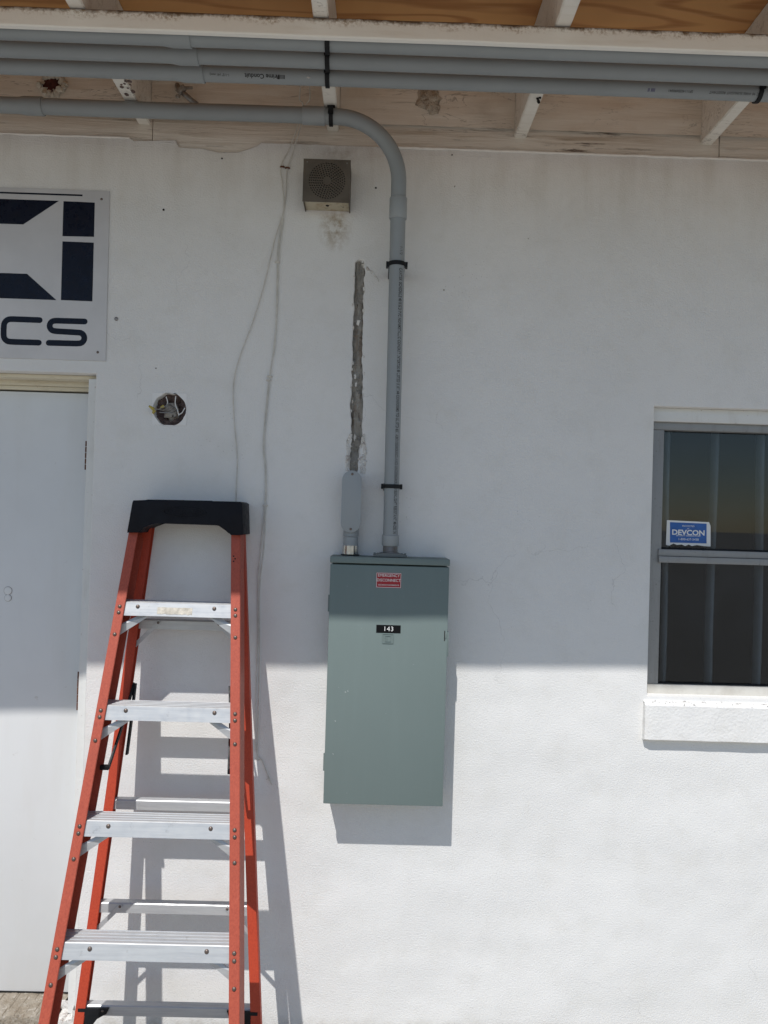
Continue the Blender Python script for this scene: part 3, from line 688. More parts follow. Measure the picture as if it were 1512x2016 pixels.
# ------------------------------------------------------------------ loudspeaker box
sp = thing('loudspeaker', 'square bronze metal loudspeaker box with round perforated grille under the eave', 'loudspeaker')
a = W(598, 310, -.09); b = W(687, 402, -.09); X0, X1, Z0, Z1 = a.x, b.x+.002, b.z+.004, a.z-.004
cx, cz = W(644, 356, -.09).x, W(644, 356, -.09).z
holes = []
for ring, nh in enumerate((12, 17, 22, 27, 32, 37, 42)):
    r = .016 + ring*.00675
    for k in range(nh):
        t = 2*math.pi*(k+.5*(ring % 2))/nh; c_ = (cx+r*math.cos(t), cz+r*math.sin(t))
        holes.append([(c_[0]+.0024*math.cos(math.pi*j/4), c_[1]+.0024*math.sin(math.pi*j/4)) for j in range(8)])
fill('grille_plate', [[(X0, Z0), (X1, Z0), (X1, Z1), (X0, Z1)]] + holes, -.0915, -.0885, M['speaker'], sp)
bm = BM(); box(bm, X0+.001, X0+.004, -.088, -.0005, Z0+.003, Z1-.001); box(bm, X1-.004, X1-.001, -.088, -.0005, Z0+.003, Z1-.001); box(bm, X0+.0042, X1-.0042, -.088, -.0005, Z1-.004, Z1-.001); obj('case', bm, M['speaker'], sp)
bm = BM(); box(bm, X0+.0042, X1-.0042, -.087, -.0005, Z0+.008, Z0+.011, .001); un = obj('underside', bm, M['spkunder'], sp)
bm = BM(); box(bm, X0+.0042, X1-.0042, -.06, -.058, Z0+.0115, Z1-.0045); obj('baffle', bm, M['dark'], sp)
bm = BM(); p = V(cx, -.045, Z0+.0078); dome(bm, p, .006, .002, (0, 0, -1)); obj('drain_hole', bm, M['dark'], un)
bm = BM()
for k in range(14): lump(bm, V(X0+.006+rnd.random()*(X1-X0-.012), -.088+rnd.random()*.004, Z0+.004+rnd.random()*.004), rnd.uniform(.002, .0045), .6, k, (1.4, .6, .6), 1)
obj('dirt_crust', bm, M['dark'], sp)['kind'] = 'stuff'
for x, z in ((X0+.012, Z1-.01), (X1-.012, Z1-.01)):
    bm = BM(); dome(bm, (x, -.0915, z), .0022, .001); obj('screw', bm, M['zinc'], sp)

# ------------------------------------------------------------------ conduits along the eave
PR = .0242
ZP = ZR - .037
def eave_pipe(py, bell0, bell1, label, clampx=(645,)):
    y = WZ(640, py, ZP).y
    t = thing('conduit_run', label, 'conduit', group='conduits hung under the rafters')
    xb0 = WZ(bell0, py, ZP).x; xb1 = WZ(bell1, py, ZP).x
    wob = lambda x: V(x, y + .0022*noise.noise(V(x*1.3, py, 0)), ZP + .0018*noise.noise(V(x*1.1, py, 5)))
    xs = [WX0 + (xb0-.03-WX0)*k/30 for k in range(31)]; bm = BM()
    prof = [(q, PR) for q in xs] + [(xb0-.012, PR), (xb0, PR+.0012), (xb0+.014, PR+.0036), (xb0+.02, PR+.0038), (xb1-.002, PR+.0038), (xb1, PR+.0032)]
    tube(bm, [wob(q) for q, r in prof], [r for q, r in prof], 28); obj('pipe_section', bm, M['pvc'], t)
    bm = BM(); tube(bm, [wob(xb1-.01 + (WX1-xb1+.01)*k/40) for k in range(41)], PR, 28); obj('pipe_section', bm, M['pvc'], t)
    for cx_ in clampx:
        x = WZ(cx_, py+1, ZP).x if cx_ < 1000 else cx_
        strap(t, V(x, y, ZP))
    return t, y, wob
def strap(t, c, wdt=.013, up=V(0, 0, 1), ax=V(1, 0, 0), ears=True):
    """black clamp round a pipe, its ears against the rafter"""
    bm = BM(); side = ax.cross(up).normalized(); N = 18; a0 = -35; rows = []
    for k in range(N+1):
        th = math.radians(a0 + (180-2*a0)*k/N + 180); d = side*math.cos(th) + up*math.sin(th)
        rows.append([bm.verts.new(c + d*r + ax*s) for r, s in ((PR+.0008, -wdt/2), (PR+.005, -wdt/2+.001), (PR+.005, wdt/2-.001), (PR+.0008, wdt/2))])
    for k in range(N):
        for j in range(4): bm.faces.new((rows[k][j], rows[k][(j+1) % 4], rows[k+1][(j+1) % 4], rows[k+1][j]))
    bm.faces.new(rows[0]); bm.faces.new(rows[-1][::-1])
    for sgn in (-1, 1):
        o = c + side*sgn*(PR+.0065) + up*.004; e = [(-.0035, -.01), (.0035, -.01), (.0035, .012), (-.0035, .012)]
        vv = [[bm.verts.new(o + side*u_*sgn + up*v_ + ax*s) for u_, v_ in e] for s in (-wdt*.62, wdt*.62)]
        bm.faces.new(vv[0]); bm.faces.new(vv[1][::-1])
        for j in range(4): bm.faces.new((vv[0][j], vv[1][j], vv[1][(j+1) % 4], vv[0][(j+1) % 4]))
    return obj('strap_clamp', bm, M['black'], t)
t1, y1, _ = eave_pipe(82, 332, 380, 'grey plastic eave conduit nearest the steel strip, highest in view')
t2, y2, _ = eave_pipe(117, 346, 395, 'grey plastic eave conduit in the middle of the three hung together')
t3, y3, wob3 = eave_pipe(151, 357, 406, 'grey plastic eave conduit with printed lettering, lowest of the three hung together')
xr_ = WZ(1488, 186, ZP).x; strap(t3, V(xr_, y3, ZP))
nlow = V(0, -.78, -.62)
p = WZ(520, 152, ZP); text_pipe('lettering', 'Prime Conduit', .0165, wob3(p.x), (-1, 0, 0), nlow, PR+.0004, M['ink'], t3, bold=.0003)
p = WZ(437, 148, ZP); text_pipe('lettering', '1-1/2" (41 mm)', .009, wob3(p.x), (-1, 0, 0), nlow, PR+.0004, M['ink'], t3)
p = WZ(556, 154, ZP); text_pipe('lettering', 'IIIIIII', .014, wob3(p.x), (-1, 0, 0), nlow, PR+.0004, M['ink'], t3, bold=.0003)
p = WZ(1438, 186, ZP); text_pipe('lettering', 'PVC 90 WIRE SUNLIGHT RESISTANT', .0095, wob3(p.x), (-1, 0, 0), nlow, PR+.0004, M['ink'], t3)
p = WZ(1330, 183, ZP); text_pipe('lettering', 'SP1114020490041', .0095, wob3(p.x), (-1, 0, 0), nlow, PR+.0004, M['ink'], t3)
p = WZ(1273, 182, ZP); text_pipe('lettering', 'IIII II', .012, wob3(p.x), (-1, 0, 0), nlow, PR+.0004, M['ink2'], t3, bold=.0003)
bm = BM(); p = WZ(610, 156, ZP); lump(bm, V(p.x, y3, ZP) + nlow*(PR-.003), .009, .6, 3, (1.2, .6, .6), 1); obj('paint_splash', bm, M['plaster'], t3)

# ------------------------------------------------------------------ conduit that turns down to the panel
cr_ = thing('service_conduit', 'grey plastic conduit running under the eave and bending down into the panel', 'conduit')
CY = -.135; d = ray(640, 229); CZ = (CAM + d*((CY-CAM.y)/d.y)).z
xe = W(664, 232, CY).x; RB = W(786, 330, CY).x - xe
eb = V(xe+RB, CY+.006, CZ-RB)
hub = W(768, 1092, -.062)
down = (hub - eb).normalized()
pts = [V(xe + RB*math.sin(a), CY+.006*(a/(math.pi/2))**2, CZ - RB*(1-math.cos(a))) for a in [math.pi/2*k/24 for k in range(25)]]
def on_drop(py):                                     # point of the vertical run that shows at photo row py
    best = None; 
    for k in range(0, 2001):
        q = eb.lerp(hub, k/2000); v = q-CAM; yy = 1008 - F_PX*v.dot(UP)/v.dot(FW)
        if best is None or abs(yy-py) < best[0]: best = (abs(yy-py), q)
    return best[1]
bm = BM(); tube(bm, pts + [on_drop(395)], PR, 28); obj('elbow', bm, M['pvc'], cr_)
xb0, xb1 = W(42, 208, CY).x, W(86, 210, CY).x
hp = lambda x: V(x, CY + .002*noise.noise(V(x*2, 3, 1)), CZ + .002*noise.noise(V(x*1.4, 9, 1)))
bm = BM(); pf = [(WX0 + (xb0-.03-WX0)*k/20, PR) for k in range(21)] + [(xb0-.012, PR), (xb0, PR+.001), (xb0+.012, PR+.0035), (xb1-.002, PR+.0037), (xb1, PR+.003)]
tube(bm, [hp(q) for q, r in pf], [r for q, r in pf], 28); obj('pipe_section', bm, M['pvc'], cr_)
xc0, xc1 = W(596, 228, CY).x, W(640, 230, CY).x
bm = BM(); tube(bm, [hp(xb1-.01+(xc0+.01-xb1+.01)*k/30) for k in range(31)], PR, 28); obj('pipe_section', bm, M['pvc'], cr_)
bm = BM(); e1 = V(xe, CY, CZ); tube(bm, [hp(xc0), hp(xc0+.001), V(xc1-.001, CY, CZ), V(xc1, CY, CZ)], [PR+.0025, PR+.0036, PR+.0036, PR+.0028], 28); obj('coupling', bm, M['pvc2'], cr_)
bm = BM(); tube(bm, [V(xc1-.01, CY, CZ), V(xe, CY, CZ)], PR, 28); obj('pipe_section', bm, M['pvc'], cr_)
bm = BM(); a, b = on_drop(390), on_drop(432); tube(bm, [a, a.lerp(b, .03), a.lerp(b, .97), b], [PR+.0025, PR+.0036, PR+.0036, PR+.0026], 28); obj('coupling', bm, M['pvc2'], cr_)
bm = BM(); tube(bm, [on_drop(428), on_drop(1060)], PR, 28); vp = obj('pipe_section', bm, M['pvc'], cr_)
bm = BM(); a, b = on_drop(1053), on_drop(1074); tube(bm, [a, a.lerp(b, .06), a.lerp(b, .95), b], [PR+.002, PR+.0036, PR+.0036, PR+.0025], 28); obj('coupling', bm, M['pvc2'], cr_)
bm = BM(); a, b = on_drop(1073), on_drop(1091)
pp = []; rr = []
for k in range(13): pp.append(a.lerp(b, k/12)); rr.append(PR*.96 + (.0012 if k % 2 else 0))
tube(bm, pp, rr, 28); obj('threaded_end', bm, M['zinc'], cr_)
bm = BM(); x0, x1 = W(735, 1092, -.06).x, W(800, 1094, -.06).x; zt = 1.586
prism(bm, [(x0, zt), (x1, zt), (x1, zt+.006), (x1-.014, zt+.0075), (hub.x+.026, zt+.012), (hub.x-.026, zt+.012), (x0+.014, zt+.0075), (x0, zt+.006)], -.1, -.024, .001)
for sx in (x0+.004, x0+.016, x1-.016, x1-.005):
    tube(bm, [V(sx, -.092, zt+.004), V(sx, -.092, zt+.0125)], .0034, 6)
obj('hub', bm, M['panel2'], cr_)
dropax = (hub-eb).normalized()
for py in (521, 958):
    c = on_drop(py); strap(cr_, c, .013, V(0, 1, 0), V(0, 0, 1))
    bm = BM(); box(bm, c.x-.026, c.x+.026, c.y+PR+.003, -.0005, c.z-.012, c.z+.012, .002); obj('clamp_base', bm, M['black'], cr_)
strap(cr_, V(W(652, 230, CY).x, CY, CZ), .013)
bm = BM(); x = W(652, 230, CY).x; box(bm, x-.012, x+.012, CY-.02, CY+.02, CZ+PR+.001, ZR-.0005, .001); obj('clamp_base', bm, M['black'], cr_)
TXT = 'CANTEX  SCHEDULE 40 RIGID PVC NONMETALLIC CONDUIT INTERTEK \u00ae LISTED 3107144 CONFORMS TO UL STD 651 ABOVEGROUND AND UNDERGROUND SUNLIGHT RESISTANT MADE IN'
me = text_mesh(TXT, .0155); wd = max(v.co.x for v in me.vertices) - min(v.co.x for v in me.vertices); bpy.data.meshes.remove(me)
a, b = on_drop(532), on_drop(1050)
text_pipe('lettering', TXT, .0155, (a+b)/2, (b-a), V(.5, -.866, 0), PR, M['ink'], vp, wide=(b-a).length/wd, bold=.0003)
a, b = on_drop(486), on_drop(508); text_pipe('lettering', '1-1/2', .013, (a+b)/2, (b-a), V(.5, -.866, 0), PR, M['ink'], vp)

# ------------------------------------------------------------------ old conduit body above the panel
lb = thing('pull_elbow', 'grey conduit body with oval screwed cover on the left of the panel top', 'conduit fitting')
def stadium(cx_, z0, z1, r, n=12): return [(cx_+r*math.cos(t), z1-r+r*math.sin(t)) for t in [math.pi*k/n for k in range(n+1)]] + [(cx_+r*math.cos(t), z0+r+r*math.sin(t)) for t in [math.pi+math.pi*k/n for k in range(n+1)]]
a = W(692, 926, -.07); b = W(691, 1049, -.07); lcx = (a.x+b.x)/2; lr = .0315
bm = BM(); prism(bm, stadium(lcx, b.z, a.z, lr), -.072, -.0645, .0015); cover = obj('cover', bm, M['pvc2'], lb)
bm = BM(); prism(bm, stadium(lcx, b.z+.002, a.z-.002, lr-.003), -.064, -.002, .001); obj('body', bm, M['pvc'], lb)
for z in (a.z-.012, b.z+.012):
    bm = BM(); dome(bm, (lcx+.001, -.072, z), .0042, .0016); obj('screw', bm, M['rivet'], cover)
hx = W(690, 1070, -.045).x; zz = lambda py: W(690, py, -.045).z
bm = BM(); tube(bm, [V(hx, -.04, b.z+.03), V(hx, -.04, zz(1056))], PR+.001, 24); obj('socket', bm, M['pvc'], lb)
bm = BM(); tube(bm, [V(hx, -.04, zz(1057)), V(hx, -.04, zz(1074))], PR, 24); obj('pipe_section', bm, M['pvc2'], lb)
bm = BM(); N = 28
ra = [[bm.verts.new((hx+(PR+.0016*(k % 2))*math.cos(2*math.pi*k/N), -.04+(PR+.0016*(k % 2))*math.sin(2*math.pi*k/N), z)) for k in range(N)] for z in (zz(1074), 1.589)]
for k in range(N): bm.faces.new((ra[0][k], ra[0][(k+1) % N], ra[1][(k+1) % N], ra[1][k]))
bm.faces.new(ra[0]); bm.faces.new(ra[1][::-1]); obj('lock_ring', bm, M['chrome'], lb, 20)
bm = BM(); tube(bm, [V(hx, -.042, 1.5855), V(hx, -.042, 1.5885)], PR+.006, 24); obj('gasket', bm, M['black'], lb)

# ------------------------------------------------------------------ electrical panel
pn = thing('electrical_panel', 'grey steel outdoor electrical panel with red and black labels on the wall', 'electrical panel')
PX0, PX1, PZ0, PZ1 = -.1355, .2415, .8045, 1.5845
PY = -.115
zf = W(767, 1113, PY).z
bm = BM(); box(bm, PX0+.003, PX1-.003, -.098, -.001, PZ0+.004, zf+.0, .002); obj('box', bm, M['panel'], pn)
bm = BM(); box(bm, PX0-.001, PX1+.001, -.121, -.001, zf+.0035, PZ1, .0025); obj('top_hood', bm, M['panel'], pn)
bm = BM(); box(bm, PX0, PX1, PY, -.0985, PZ0, zf-.0015, .002); pd = obj('cover_door', bm, M['panel'], pn)
for py0, py1 in ((1170, 1203), (1481, 1515)):
    bm = BM(); za, zb = W(645, py0, -.09).z, W(645, py1, -.09).z; tube(bm, [V(PX0-.001, -.1, zb), V(PX0-.001, -.1, za)], .0036, 10); obj('hinge', bm, M['panel'], pn)
bm = BM(); p = W(879, 1252, PY)
box(bm, PX1-.0075, PX1-.004, PY-.0022, PY+.002, p.z-.008, p.z+.008, .0006); la = obj('latch', bm, M['panel'], pd)
bm = BM(); box(bm, PX1-.0105, PX1-.0078, PY-.0006, PY+.002, p.z-.016, p.z+.016); obj('latch_slot', bm, M['dark'], la)
bm = BM(); box(bm, PX1-.0025, PX1+.0045, -.112, -.07, p.z-.065, p.z+.012, .001); obj('hasp', bm, M['panel'], pd)
LY = PY-.0006
def lab(nm, x0, y0, x1, y1, mat):
    a = W(x0, y0, LY); b = W(x1, y1, LY); bm = BM(); box(bm, a.x, b.x, LY, PY+.0002, b.z, a.z); return obj(nm, bm, mat, pd, 0), (a.x+b.x)/2, (a.z+b.z)/2, b.x-a.x, a.z-b.z
wl, cx_, cz_, ww, hh = lab('warning_label', 741, 1127, 789.5, 1158, M['red_label']); wl['label'] = 'red emergency disconnect label with white lettering'
bm = BM(); x0, x1, z0, z1 = cx_-ww/2+.0008, cx_+ww/2-.0008, cz_-hh/2+.0008, cz_+hh/2-.0008
for q in ((x0, x1, z1-.0012, z1), (x0, x1, z0, z0+.0012), (x0, x0+.0012, z0+.0013, z1-.0013), (x1-.0012, x1, z0+.0013, z1-.0013)): box(bm, q[0], q[1], LY-.0004, LY-.0001, q[2], q[3])
obj('border', bm, M['white'], wl, 0)
text_flat('lettering', 'EMERGENCY', .0128, (cx_, LY-.0004, cz_+.0150), M['white'], wl, wide=.95)
text_flat('lettering', 'DISCONNECT', .0128, (cx_, LY-.0004, cz_-.0002), M['white'], wl, wide=.93)
text_flat('lettering', 'DESCONEXION DE EMERGENCIA', .0062, (cx_, LY-.0004, cz_-.0152), M['white'], wl, wide=.72)
nl, cx_, cz_, ww, hh = lab('number_label', 741, 1230, 788.5, 1247, M['black_label']); nl['label'] = 'black label with white number'
text_flat('lettering', '143', .0205, (cx_, LY-.0004, cz_), M['white'], nl, spacing=1.12)
em, cx_, cz_, ww, hh = lab('maker_emblem', 753, 1247.5, 774, 1267, M['panel'])
bm = BM()
def frame_sq(x0, x1, z0, z1, t_, h_): 
    for q in ((x0, x1, z1-t_, z1), (x0, x1, z0, z0+t_), (x0, x0+t_, z0+t_+.0001, z1-t_-.0001), (x1-t_, x1, z0+t_+.0001, z1-t_-.0001)): box(bm, q[0], q[1], LY-h_, LY-.0001, q[2], q[3])
frame_sq(cx_-ww/2, cx_+ww/2, cz_-hh/2, cz_+hh/2, .0016, .0016); frame_sq(cx_-.0095, cx_+.0095, cz_-.0095, cz_+.0095, .0016, .0018)
box(bm, cx_-.0042, cx_-.0026, LY-.0018, LY-.0001, cz_-.0075, cz_+.0075)
obj('raised_rim', bm, M['panel'], em, 0)
bm = BM()
for px, py, l in ((679, 1362, .004), (659, 1419, .003), (684, 1360, .003), (655, 1484, .002)):
    p = W(px, py, PY-.0003); tube(bm, [p, p+V(l, 0, -.0012)], .0006, 5)
obj('paint_chip', bm, M['white'], pd)

# ------------------------------------------------------------------ stub of old pipe up at the blocking
ps = thing('pipe_stub', 'short bent brown pipe stub with clamp sticking out above the lower conduit', 'pipe')
bm = BM(); tube(bm, smoothpath([W(349, 168, .0), W(354, 178, -.03), W(364, 186, -.05), W(375, 196, -.04), W(388, 206, -.01)], 6), .0085, 12); obj('pipe', bm, M['zinc'], ps)
bm = BM(); tube(bm, [W(350, 183, -.05), W(356, 176, -.052), W(364, 172, -.053)], .0105, 12); tube(bm, [W(362, 173, -.05), W(379, 173, -.05)], .005, 8); tube(bm, [W(348, 190, -.05), W(353, 189, -.055)], .006, 8); obj('clamp', bm, M['mortar'], ps)

# ------------------------------------------------------------------ cables on the wall
def cable(label, pts, r=.0017, y=-.0055):
    pp = [W(q[0], q[1], q[2] if len(q) > 2 else y) for q in pts]; bm = BM(); tube(bm, smoothpath(pp, 8), r, 8)
    t = thing('cable', label, 'cable', group='thin cables stapled to the wall'); obj('sheath', bm, M['cable'], t); return t
c1 = cable('thin white cable that bows furthest left and drops behind the ladder cap', [(592, 168, -.09), (590, 195, -.06), (596, 207, -.04), (586, 248, -.02), (570, 292), (553, 328), (556, 362), (559, 398), (556, 425), (542, 468), (520, 560), (498, 632), (478, 685), (464, 730), (459, 770), (461, 830), (467, 900), (465, 960), (464, 1010)])
c2 = cable('thin white cable running straight down through the staples to a frayed end', [(609, 168, -.09), (610, 195, -.06), (602, 208, -.04), (592, 248, -.02), (575, 305), (565, 335), (563, 380), (557, 425), (548, 480), (546, 515), (545, 570), (543, 640), (537, 700), (531, 735), (527, 770), (521, 830), (518, 880), (522, 930), (521, 994), (514, 1070), (508, 1150), (508, 1250), (505, 1330), (503, 1420), (505, 1480), (517, 1500), (527, 1525), (536, 1546)])
c3 = cable('thin cable twisted beside the stapled one, ending in a loose tail', [(558, 430), (551, 480), (548, 515), (546, 600), (541, 680), (534, 720), (530, 760), (523, 830), (520, 880), (524, 930), (523, 992), (519, 1080), (511, 1160), (511, 1290), (509, 1400), (507, 1470), (506, 1496), (513, 1493)], .0016)
for c, px, py in ((c1, 556, 329), (c2, 566, 331), (c2, 546, 516), (c2, 522, 995), (c2, 531, 741), (c3, 529, 748)):
    bm = BM(); p = W(px, py, -.004); tube(bm, [p + V(-.006, 0, 0), p + V(-.004, -.004, 0), p + V(.004, -.004, 0), p + V(.006, 0, 0)], .003, 8); obj('staple', bm, M['rust'] if py < 340 else M['cable'], c)
bm = BM(); tube(bm, [W(536, 1546, -.003), W(529, 1532, -.012), W(524, 1535, -.014)], .0012, 6); tube(bm, [W(536, 1546, -.003), W(532, 1538, -.01), W(527, 1529, -.008)], .001, 6); obj('frayed_end', bm, M['cable'], c2)
# wires left in the round hole
wr = thing('loose_wires', 'capped wires with yellow connectors poking out of the round wall hole', 'wires')
bm = BM()
for pts in (((340, 806, .03), (330, 810, .0), (318, 807, -.012), (302, 804, -.02)), ((340, 800, .03), (333, 797, 0), (322, 801, -.012), (312, 806, -.015)), ((345, 812, .03), (340, 800, .005), (335, 803, -.006), (322, 806, -.01)), ((350, 806, .03), (338, 812, -.004), (314, 812, -.012))):
    tube(bm, smoothpath([W(*q) for q in pts], 6), .0017, 8)
obj('wire', bm, M['zinc'], wr)
for a_, b_ in (((303, 806, -.02), (293, 799, -.026)), ((322, 800, -.008), (316, 803, -.014)), ((304, 808, -.018), (301, 814, -.022))):
    bm = BM(); p, q = W(*a_), W(*b_); tube(bm, [p, p.lerp(q, .4), q], [.006, .005, .0028], 10); obj('wire_connector', bm, M['wirenut'], wr)

# ------------------------------------------------------------------ stepladder leaning on the wall
ld = thing('stepladder', 'red fibreglass stepladder with aluminium steps and black cap leaning by the door', 'ladder')
Y1, SF = -.175, .29
Zs1 = W(330, 1187, Y1).z
FP = lambda px, py, dy=0.0: WP(px, py, Y1+dy, Zs1, SF)            # front plane of the front rails
YR, SR, Zr1 = -.078, .125, W(330, 1221, -.05).z
RP = lambda px, py, dy=0.0: WP(px, py, YR+dy, Zr1, SR)            # front plane of the rear rails
def extend(a, b, z): return a + (b-a)*((z-a.z)/(b.z-a.z))
FL, FD, TH = .029, .078, .0042
def cprof(sgn, fl, dp, th):                                        # web on the outer side, flanges inward
    return [(0, 0), (sgn*fl, 0), (sgn*fl, th), (sgn*th, th), (sgn*th, dp-th), (sgn*fl, dp-th), (sgn*fl, dp), (0, dp)]
def rail(nm, A, B, sgn, fl, dp, th, mat, z0, z1):
    a, b = extend(A, B, z1), extend(A, B, z0); bm = BM(); loft(bm, a, b, cprof(sgn, fl, dp, th))
    bmesh.ops.recalc_face_normals(bm, faces=bm.faces)
    es = [e for e in bm.edges if abs(e.verts[0].co.z-e.verts[1].co.z) > .5]
    bmesh.ops.bevel(bm, geom=es, offset=.0013, segments=2, affect='EDGES'); return obj(nm, bm, mat, ld)
LA, LB = FP(253, 1050), FP(75, 2016)
RA, RB_ = FP(473, 1060), FP(471.5, 2016)
frl = rail('front_rail', LA, LB, 1, FL, FD, TH, M['fiber'], .012, 1.675)
frr = rail('front_rail', RA, RB_, -1, FL, FD, TH, M['fiber'], .012, 1.675)
QA, QB = RP(255, 1225), RP(144, 2016)
SA, SB = RP(493, 1420), RP(513, 2016)
rl = rail('rear_rail', QA, QB, 1, .03, .032, .004, M['fiber2'], .012, 1.665)
rr2 = rail('rear_rail', SA, SB, -1, .03, .032, .004, M['fiber2'], .012, 1.665)
for o_, A, B, dp in ((frl, LA, LB, FD), (frr, RA, RB_, FD), (rl, QA, QB, .036), (rr2, SA, SB, .036)):
    p = extend(A, B, .02); bm = BM(); sg_ = 1 if A.x < -.55 else -1
    box(bm, min(p.x-.006*sg_, p.x+.036*sg_), max(p.x-.006*sg_, p.x+.036*sg_), p.y-.008, p.y+dp+.008, .0005, .05, .004); obj('rubber_foot', bm, M['black'], o_)
def rivet(par, p, r=.0058, h=.0036, n=None): bm = BM(); dome(bm, p, r, h, n or (0, -1, SF)); return obj('rivet', bm, M['rivet'], par)
step_rows = (1187, 1392, 1620, 1862)
zsteps = [FP(330, q).z for q in step_rows]; zsteps.append(2*zsteps[-1]-zsteps[-2])
for i, zt in enumerate(zsteps):
    yf = Y1 - SF*(Zs1-zt) + .0055
    xl = extend(LA, LB, zt).x + TH+.001; xr2 = extend(RA, RB_, zt).x - TH-.001
    dl = (extend(LA, LB, zt-.041).x - extend(LA, LB, zt).x); dr = (extend(RA, RB_, zt-.041).x - extend(RA, RB_, zt).x)
    # side profile (y, z): lip, ribbed tread, back lip
    DP = .069; pf = [(0, -.041), (0, -.002), (.002, 0)]
    for k in range(4):
        y0 = .004 + k*.0165; pf += [(y0+.001, 0), (y0+.0085, 0), (y0+.0095, -.0022), (y0+.0125, -.0022), (y0+.0135, 0)]
    pf += [(DP-.001, 0), (DP, -.002), (DP, -.03), (DP-.003, -.03), (DP-.003, -.005), (.003, -.005), (.003, -.041)]
    bm = BM(); nn = 12; rows = []
    for j in range(nn+1):
        t_ = j/nn; row = []
        for y_, z_ in pf:
            k_ = -z_/.041; xa = xl+dl*k_; xb = xr2+dr*k_; x = xa+(xb-xa)*t_
            row.append(bm.verts.new((x, yf+y_+SF*z_*(1 if y_ < .004 else .0) + .0006*noise.noise(V(x*9, zt*7, 2)), zt+z_ + .0006*noise.noise(V(x*6, zt*9, y_*20)))))
        rows.append(row)
    for j in range(nn):
        for k in range(len(pf)): bm.faces.new((rows[j][k], rows[j][(k+1) % len(pf)], rows[j+1][(k+1) % len(pf)], rows[j+1][k]))
    bm.faces.new(rows[0]); bm.faces.new(rows[-1][::-1])
    stp = obj('step', bm, M['alstep'], ld, 25)
    for fx_ in (.14, .80) if i == 0 else (.17, .83):
        rivet(stp, V(xl+(xr2-xl)*fx_+ (.01 if fx_ < .5 else 0), yf-.014*SF-.0002, zt-.014), .0062, .0036)
    if i == 0:
        bm = BM(); a, b = xl+(xr2-xl)*.33, xl+(xr2-xl)*.62
        rows = []
        for j in range(19):
            x = a+(b-a)*j/18; e0 = .002*noise.noise(V(j*.9, 1, 0)); e1 = .003*noise.noise(V(j*1.1, 5, 0))
            rows.append([bm.verts.new((x, yf+SF*z_-.0007, zt+z_)) for z_ in (-.014+e0, -.022, -.034+e1)])
        for j in range(18):
            for k in range(2): bm.faces.new((rows[j][k], rows[j][k+1], rows[j+1][k+1], rows[j+1][k]))
        obj('label_residue', bm, M['foam'], stp)
    # rivets and gusset braces on both rails
    for rail_o, A, B, sg_ in ((frl, LA, LB, 1), (frr, RA, RB_, -1)):
        for dz in (-.014, -.032, -.096):
            p = extend(A, B, zt+dz); rivet(rail_o, p + V(sg_*FL*.5, -.0003, 0))
        p0 = extend(A, B, zt-.094) + V(sg_*(TH+.010), .0, 0); p0.y = yf + .012 - SF*.06
        p1 = V(p0.x + sg_*.078, yf+.013-SF*.01, zt-.0405)
        bm = BM(); wv_ = .009
        dvec = (p1-p0).normalized(); nrm = V(0, 1, -SF).normalized(); sv = dvec.cross(nrm).normalized()*wv_
        q = [p0-V(sg_*.008, 0, 0)+V(0, 0, .017), p0-V(sg_*.008, 0, 0)-V(0, 0, .017), p1+V(sg_*.017, 0, 0), p1-V(sg_*.017, 0, 0)]
        va = [bm.verts.new(c) for c in q]; vb = [bm.verts.new(c + nrm*.0028) for c in q]
        bm.faces.new(va); bm.faces.new(vb[::-1])
        for j in range(4): bm.faces.new((va[j], vb[j], vb[(j+1) % 4], va[(j+1) % 4]))
        obj('gusset_brace', bm, M['alstep'], ld, 0)
# horizontal bars between the rear rails
rrow = (1221, 1395, 1578, 1782, 1985)
for i, q in enumerate(rrow):
    p = RP(330, q); zt = p.z; yb = p.y+.006
    xl = extend(QA, QB, zt).x+.005; xr2 = extend(SA, SB, zt).x-.005
    bm = BM(); pf = [(0, -.03), (0, -.003), (.003, 0), (.026, 0), (.026, -.003), (.0045, -.003), (.003, -.0045), (.003, -.03)]
    rows = [[bm.verts.new((x, yb+y_, zt+z_)) for y_, z_ in pf] for x in (xl, xr2)]
    for k in range(len(pf)): bm.faces.new((rows[0][k], rows[0][(k+1) % len(pf)], rows[1][(k+1) % len(pf)], rows[1][k]))
    bm.faces.new(rows[0]); bm.faces.new(rows[1][::-1]); rb = obj('rear_bar', bm, M['alstep'], ld, 25)
    for sg_, x in ((1, xl), (-1, xr2)):
        if i in (0, 3):
            p0 = V(x+sg_*.085, yb-.001, zt-.009); p1 = V(x+sg_*.004, yb-.001, zt-.092)
            bm = BM(); tdir = (p1-p0).normalized(); sv = V(-tdir.z, 0, tdir.x)*.0065
            qv = [p0+sv-tdir*.006, p0-sv-tdir*.006, p1-sv, p1+sv]; va = [bm.verts.new(c) for c in qv]; vb = [bm.verts.new(c+V(0, -.003, 0)) for c in qv]
            bm.faces.new(va); bm.faces.new(vb[::-1])
            for j in range(4): bm.faces.new((va[j], vb[j], vb[(j+1) % 4], va[(j+1) % 4]))
            br_ = obj('rear_brace', bm, M['alstep'], ld, 0); rivet(br_, p0+V(0, -.003, 0), .0045, .002, (0, -1, 0))
        if i == 4:
            bm = BM(); cx2 = x
            pts = [(cx2+sg_*.002, zt-.006), (cx2+sg_*.095, zt-.004), (cx2+sg_*.088, zt-.02), (cx2+sg_*.06, zt-.035), (cx2+sg_*.035, zt-.07), (cx2+sg_*.02, zt-.13), (cx2+sg_*.002, zt-.14)]
            prism(bm, pts, yb-.008, yb-.002, .0008); gb = obj('corner_brace', bm, M['black'], ld); rivet(gb, V(cx2+sg_*.076, yb-.008, zt-.011), .004, .002, (0, -1, 0))
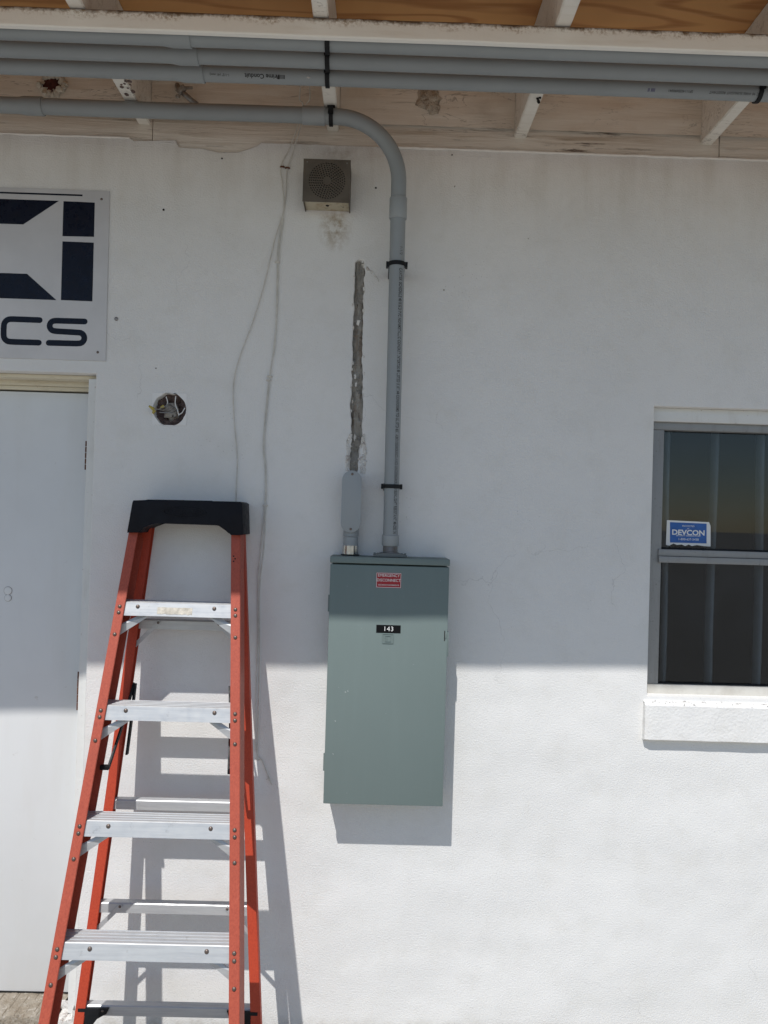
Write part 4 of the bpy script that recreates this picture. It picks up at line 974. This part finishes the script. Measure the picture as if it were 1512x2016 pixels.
# cap
CYF, CYB = -.135, -.004
def cz8(x, y): return xz(180+x/3.98, 960+y/3.98, CYF)
outl = [cz8(*q) for q in ((326, 100), (420, 97), (440, 93), (720, 97), (735, 106), (945, 110), (960, 105), (1165, 110), (1182, 122), (1190, 368), (1150, 374), (1090, 371), (1076, 350), (1058, 332), (1000, 292), (980, 288), (500, 280), (468, 281), (410, 312), (385, 330), (374, 353), (277, 353), (318, 118))]
bm = BM(); prism(bm, outl, CYF, CYB, .003); cap = obj('cap', bm, M['cap'], ld)
ec = cz8(735, 193); bm = BM(); N = 48
ell = lambda a_, b_, y_: [bm.verts.new((ec[0]+a_*math.cos(2*math.pi*k/N), y_, ec[1]+b_*math.sin(2*math.pi*k/N)-.0012*math.cos(2*math.pi*k/N))) for k in range(N)]
e1, e2, e3, e4 = ell(.068, .0165, CYF+.0005), ell(.0675, .016, CYF-.0015), ell(.0655, .0143, CYF-.0015), ell(.065, .0138, CYF+.0005)
for A_, B_ in ((e1, e2), (e2, e3), (e3, e4)):
    for k in range(N): bm.faces.new((A_[k], A_[(k+1) % N], B_[(k+1) % N], B_[k]))
obj('embossed_oval', bm, M['cap'], cap)
me = text_mesh('WERNER', .026, .0014, wide=1.12, bold=.0004)
for v in me.vertices: v.co = (ec[0]+v.co.x, CYF-.0003-v.co.z, ec[1]+v.co.y-.001)
link('embossed_lettering', me, M['cap'], cap, 20)
p = FP(460, 1100)
for k, q in enumerate(((460, 1095), (463, 1100), (460, 1105))): rivet(frr, FP(*q) - V(0, .0002, 0), .0025, .0008).data.materials[0] = M['dark']
# spreader bars
def bar(nm, pts, wd_, th_, mat, par=ld):
    bm = BM(); pts = [Vector(q) for q in pts]; rows = []
    for i, q in enumerate(pts):
        t_ = (pts[min(i+1, len(pts)-1)]-pts[max(i-1, 0)]).normalized(); s_ = t_.cross(V(1, 0, 0)).normalized()
        rows.append([bm.verts.new(q + s_*a_ + V(b_, 0, 0)) for a_, b_ in ((-wd_/2, -th_/2), (wd_/2, -th_/2), (wd_/2, th_/2), (-wd_/2, th_/2))])
    for i in range(len(rows)-1):
        for k in range(4): bm.faces.new((rows[i][k], rows[i][(k+1) % 4], rows[i+1][(k+1) % 4], rows[i+1][k]))
    bm.faces.new(rows[0]); bm.faces.new(rows[-1][::-1]); return obj(nm, bm, mat, par)
for (f0, m0, r0) in (((196, 1512), (214, 1510), (264, 1345)), ((455, 1520), (450, 1518), (452, 1352))):
    A = FP(*f0, .05); B = FP(*m0, .055); Cc = RP(*r0, -.012)
    A.x = B.x - (.022 if f0[0] < 300 else -.012)
    bar('spreader_arm', [B, B.lerp(Cc, .5) + V(.003, 0, 0), Cc], .014, .005, M['black'])
    bm = BM(); box(bm, min(A.x, B.x)-.002, max(A.x, B.x)+.003, B.y-.01, B.y+.004, B.z-.007, B.z+.007, .002); obj('spreader_pivot', bm, M['black'], ld)
    Dd = RP(r0[0]-14, 1485, -.008)
    if f0[0] < 300: bar('spreader_arm', [Cc + V(.004, 0, 0), Cc.lerp(Dd, .5) + V(.006, -.01, 0), Dd], .016, .006, M['black'])
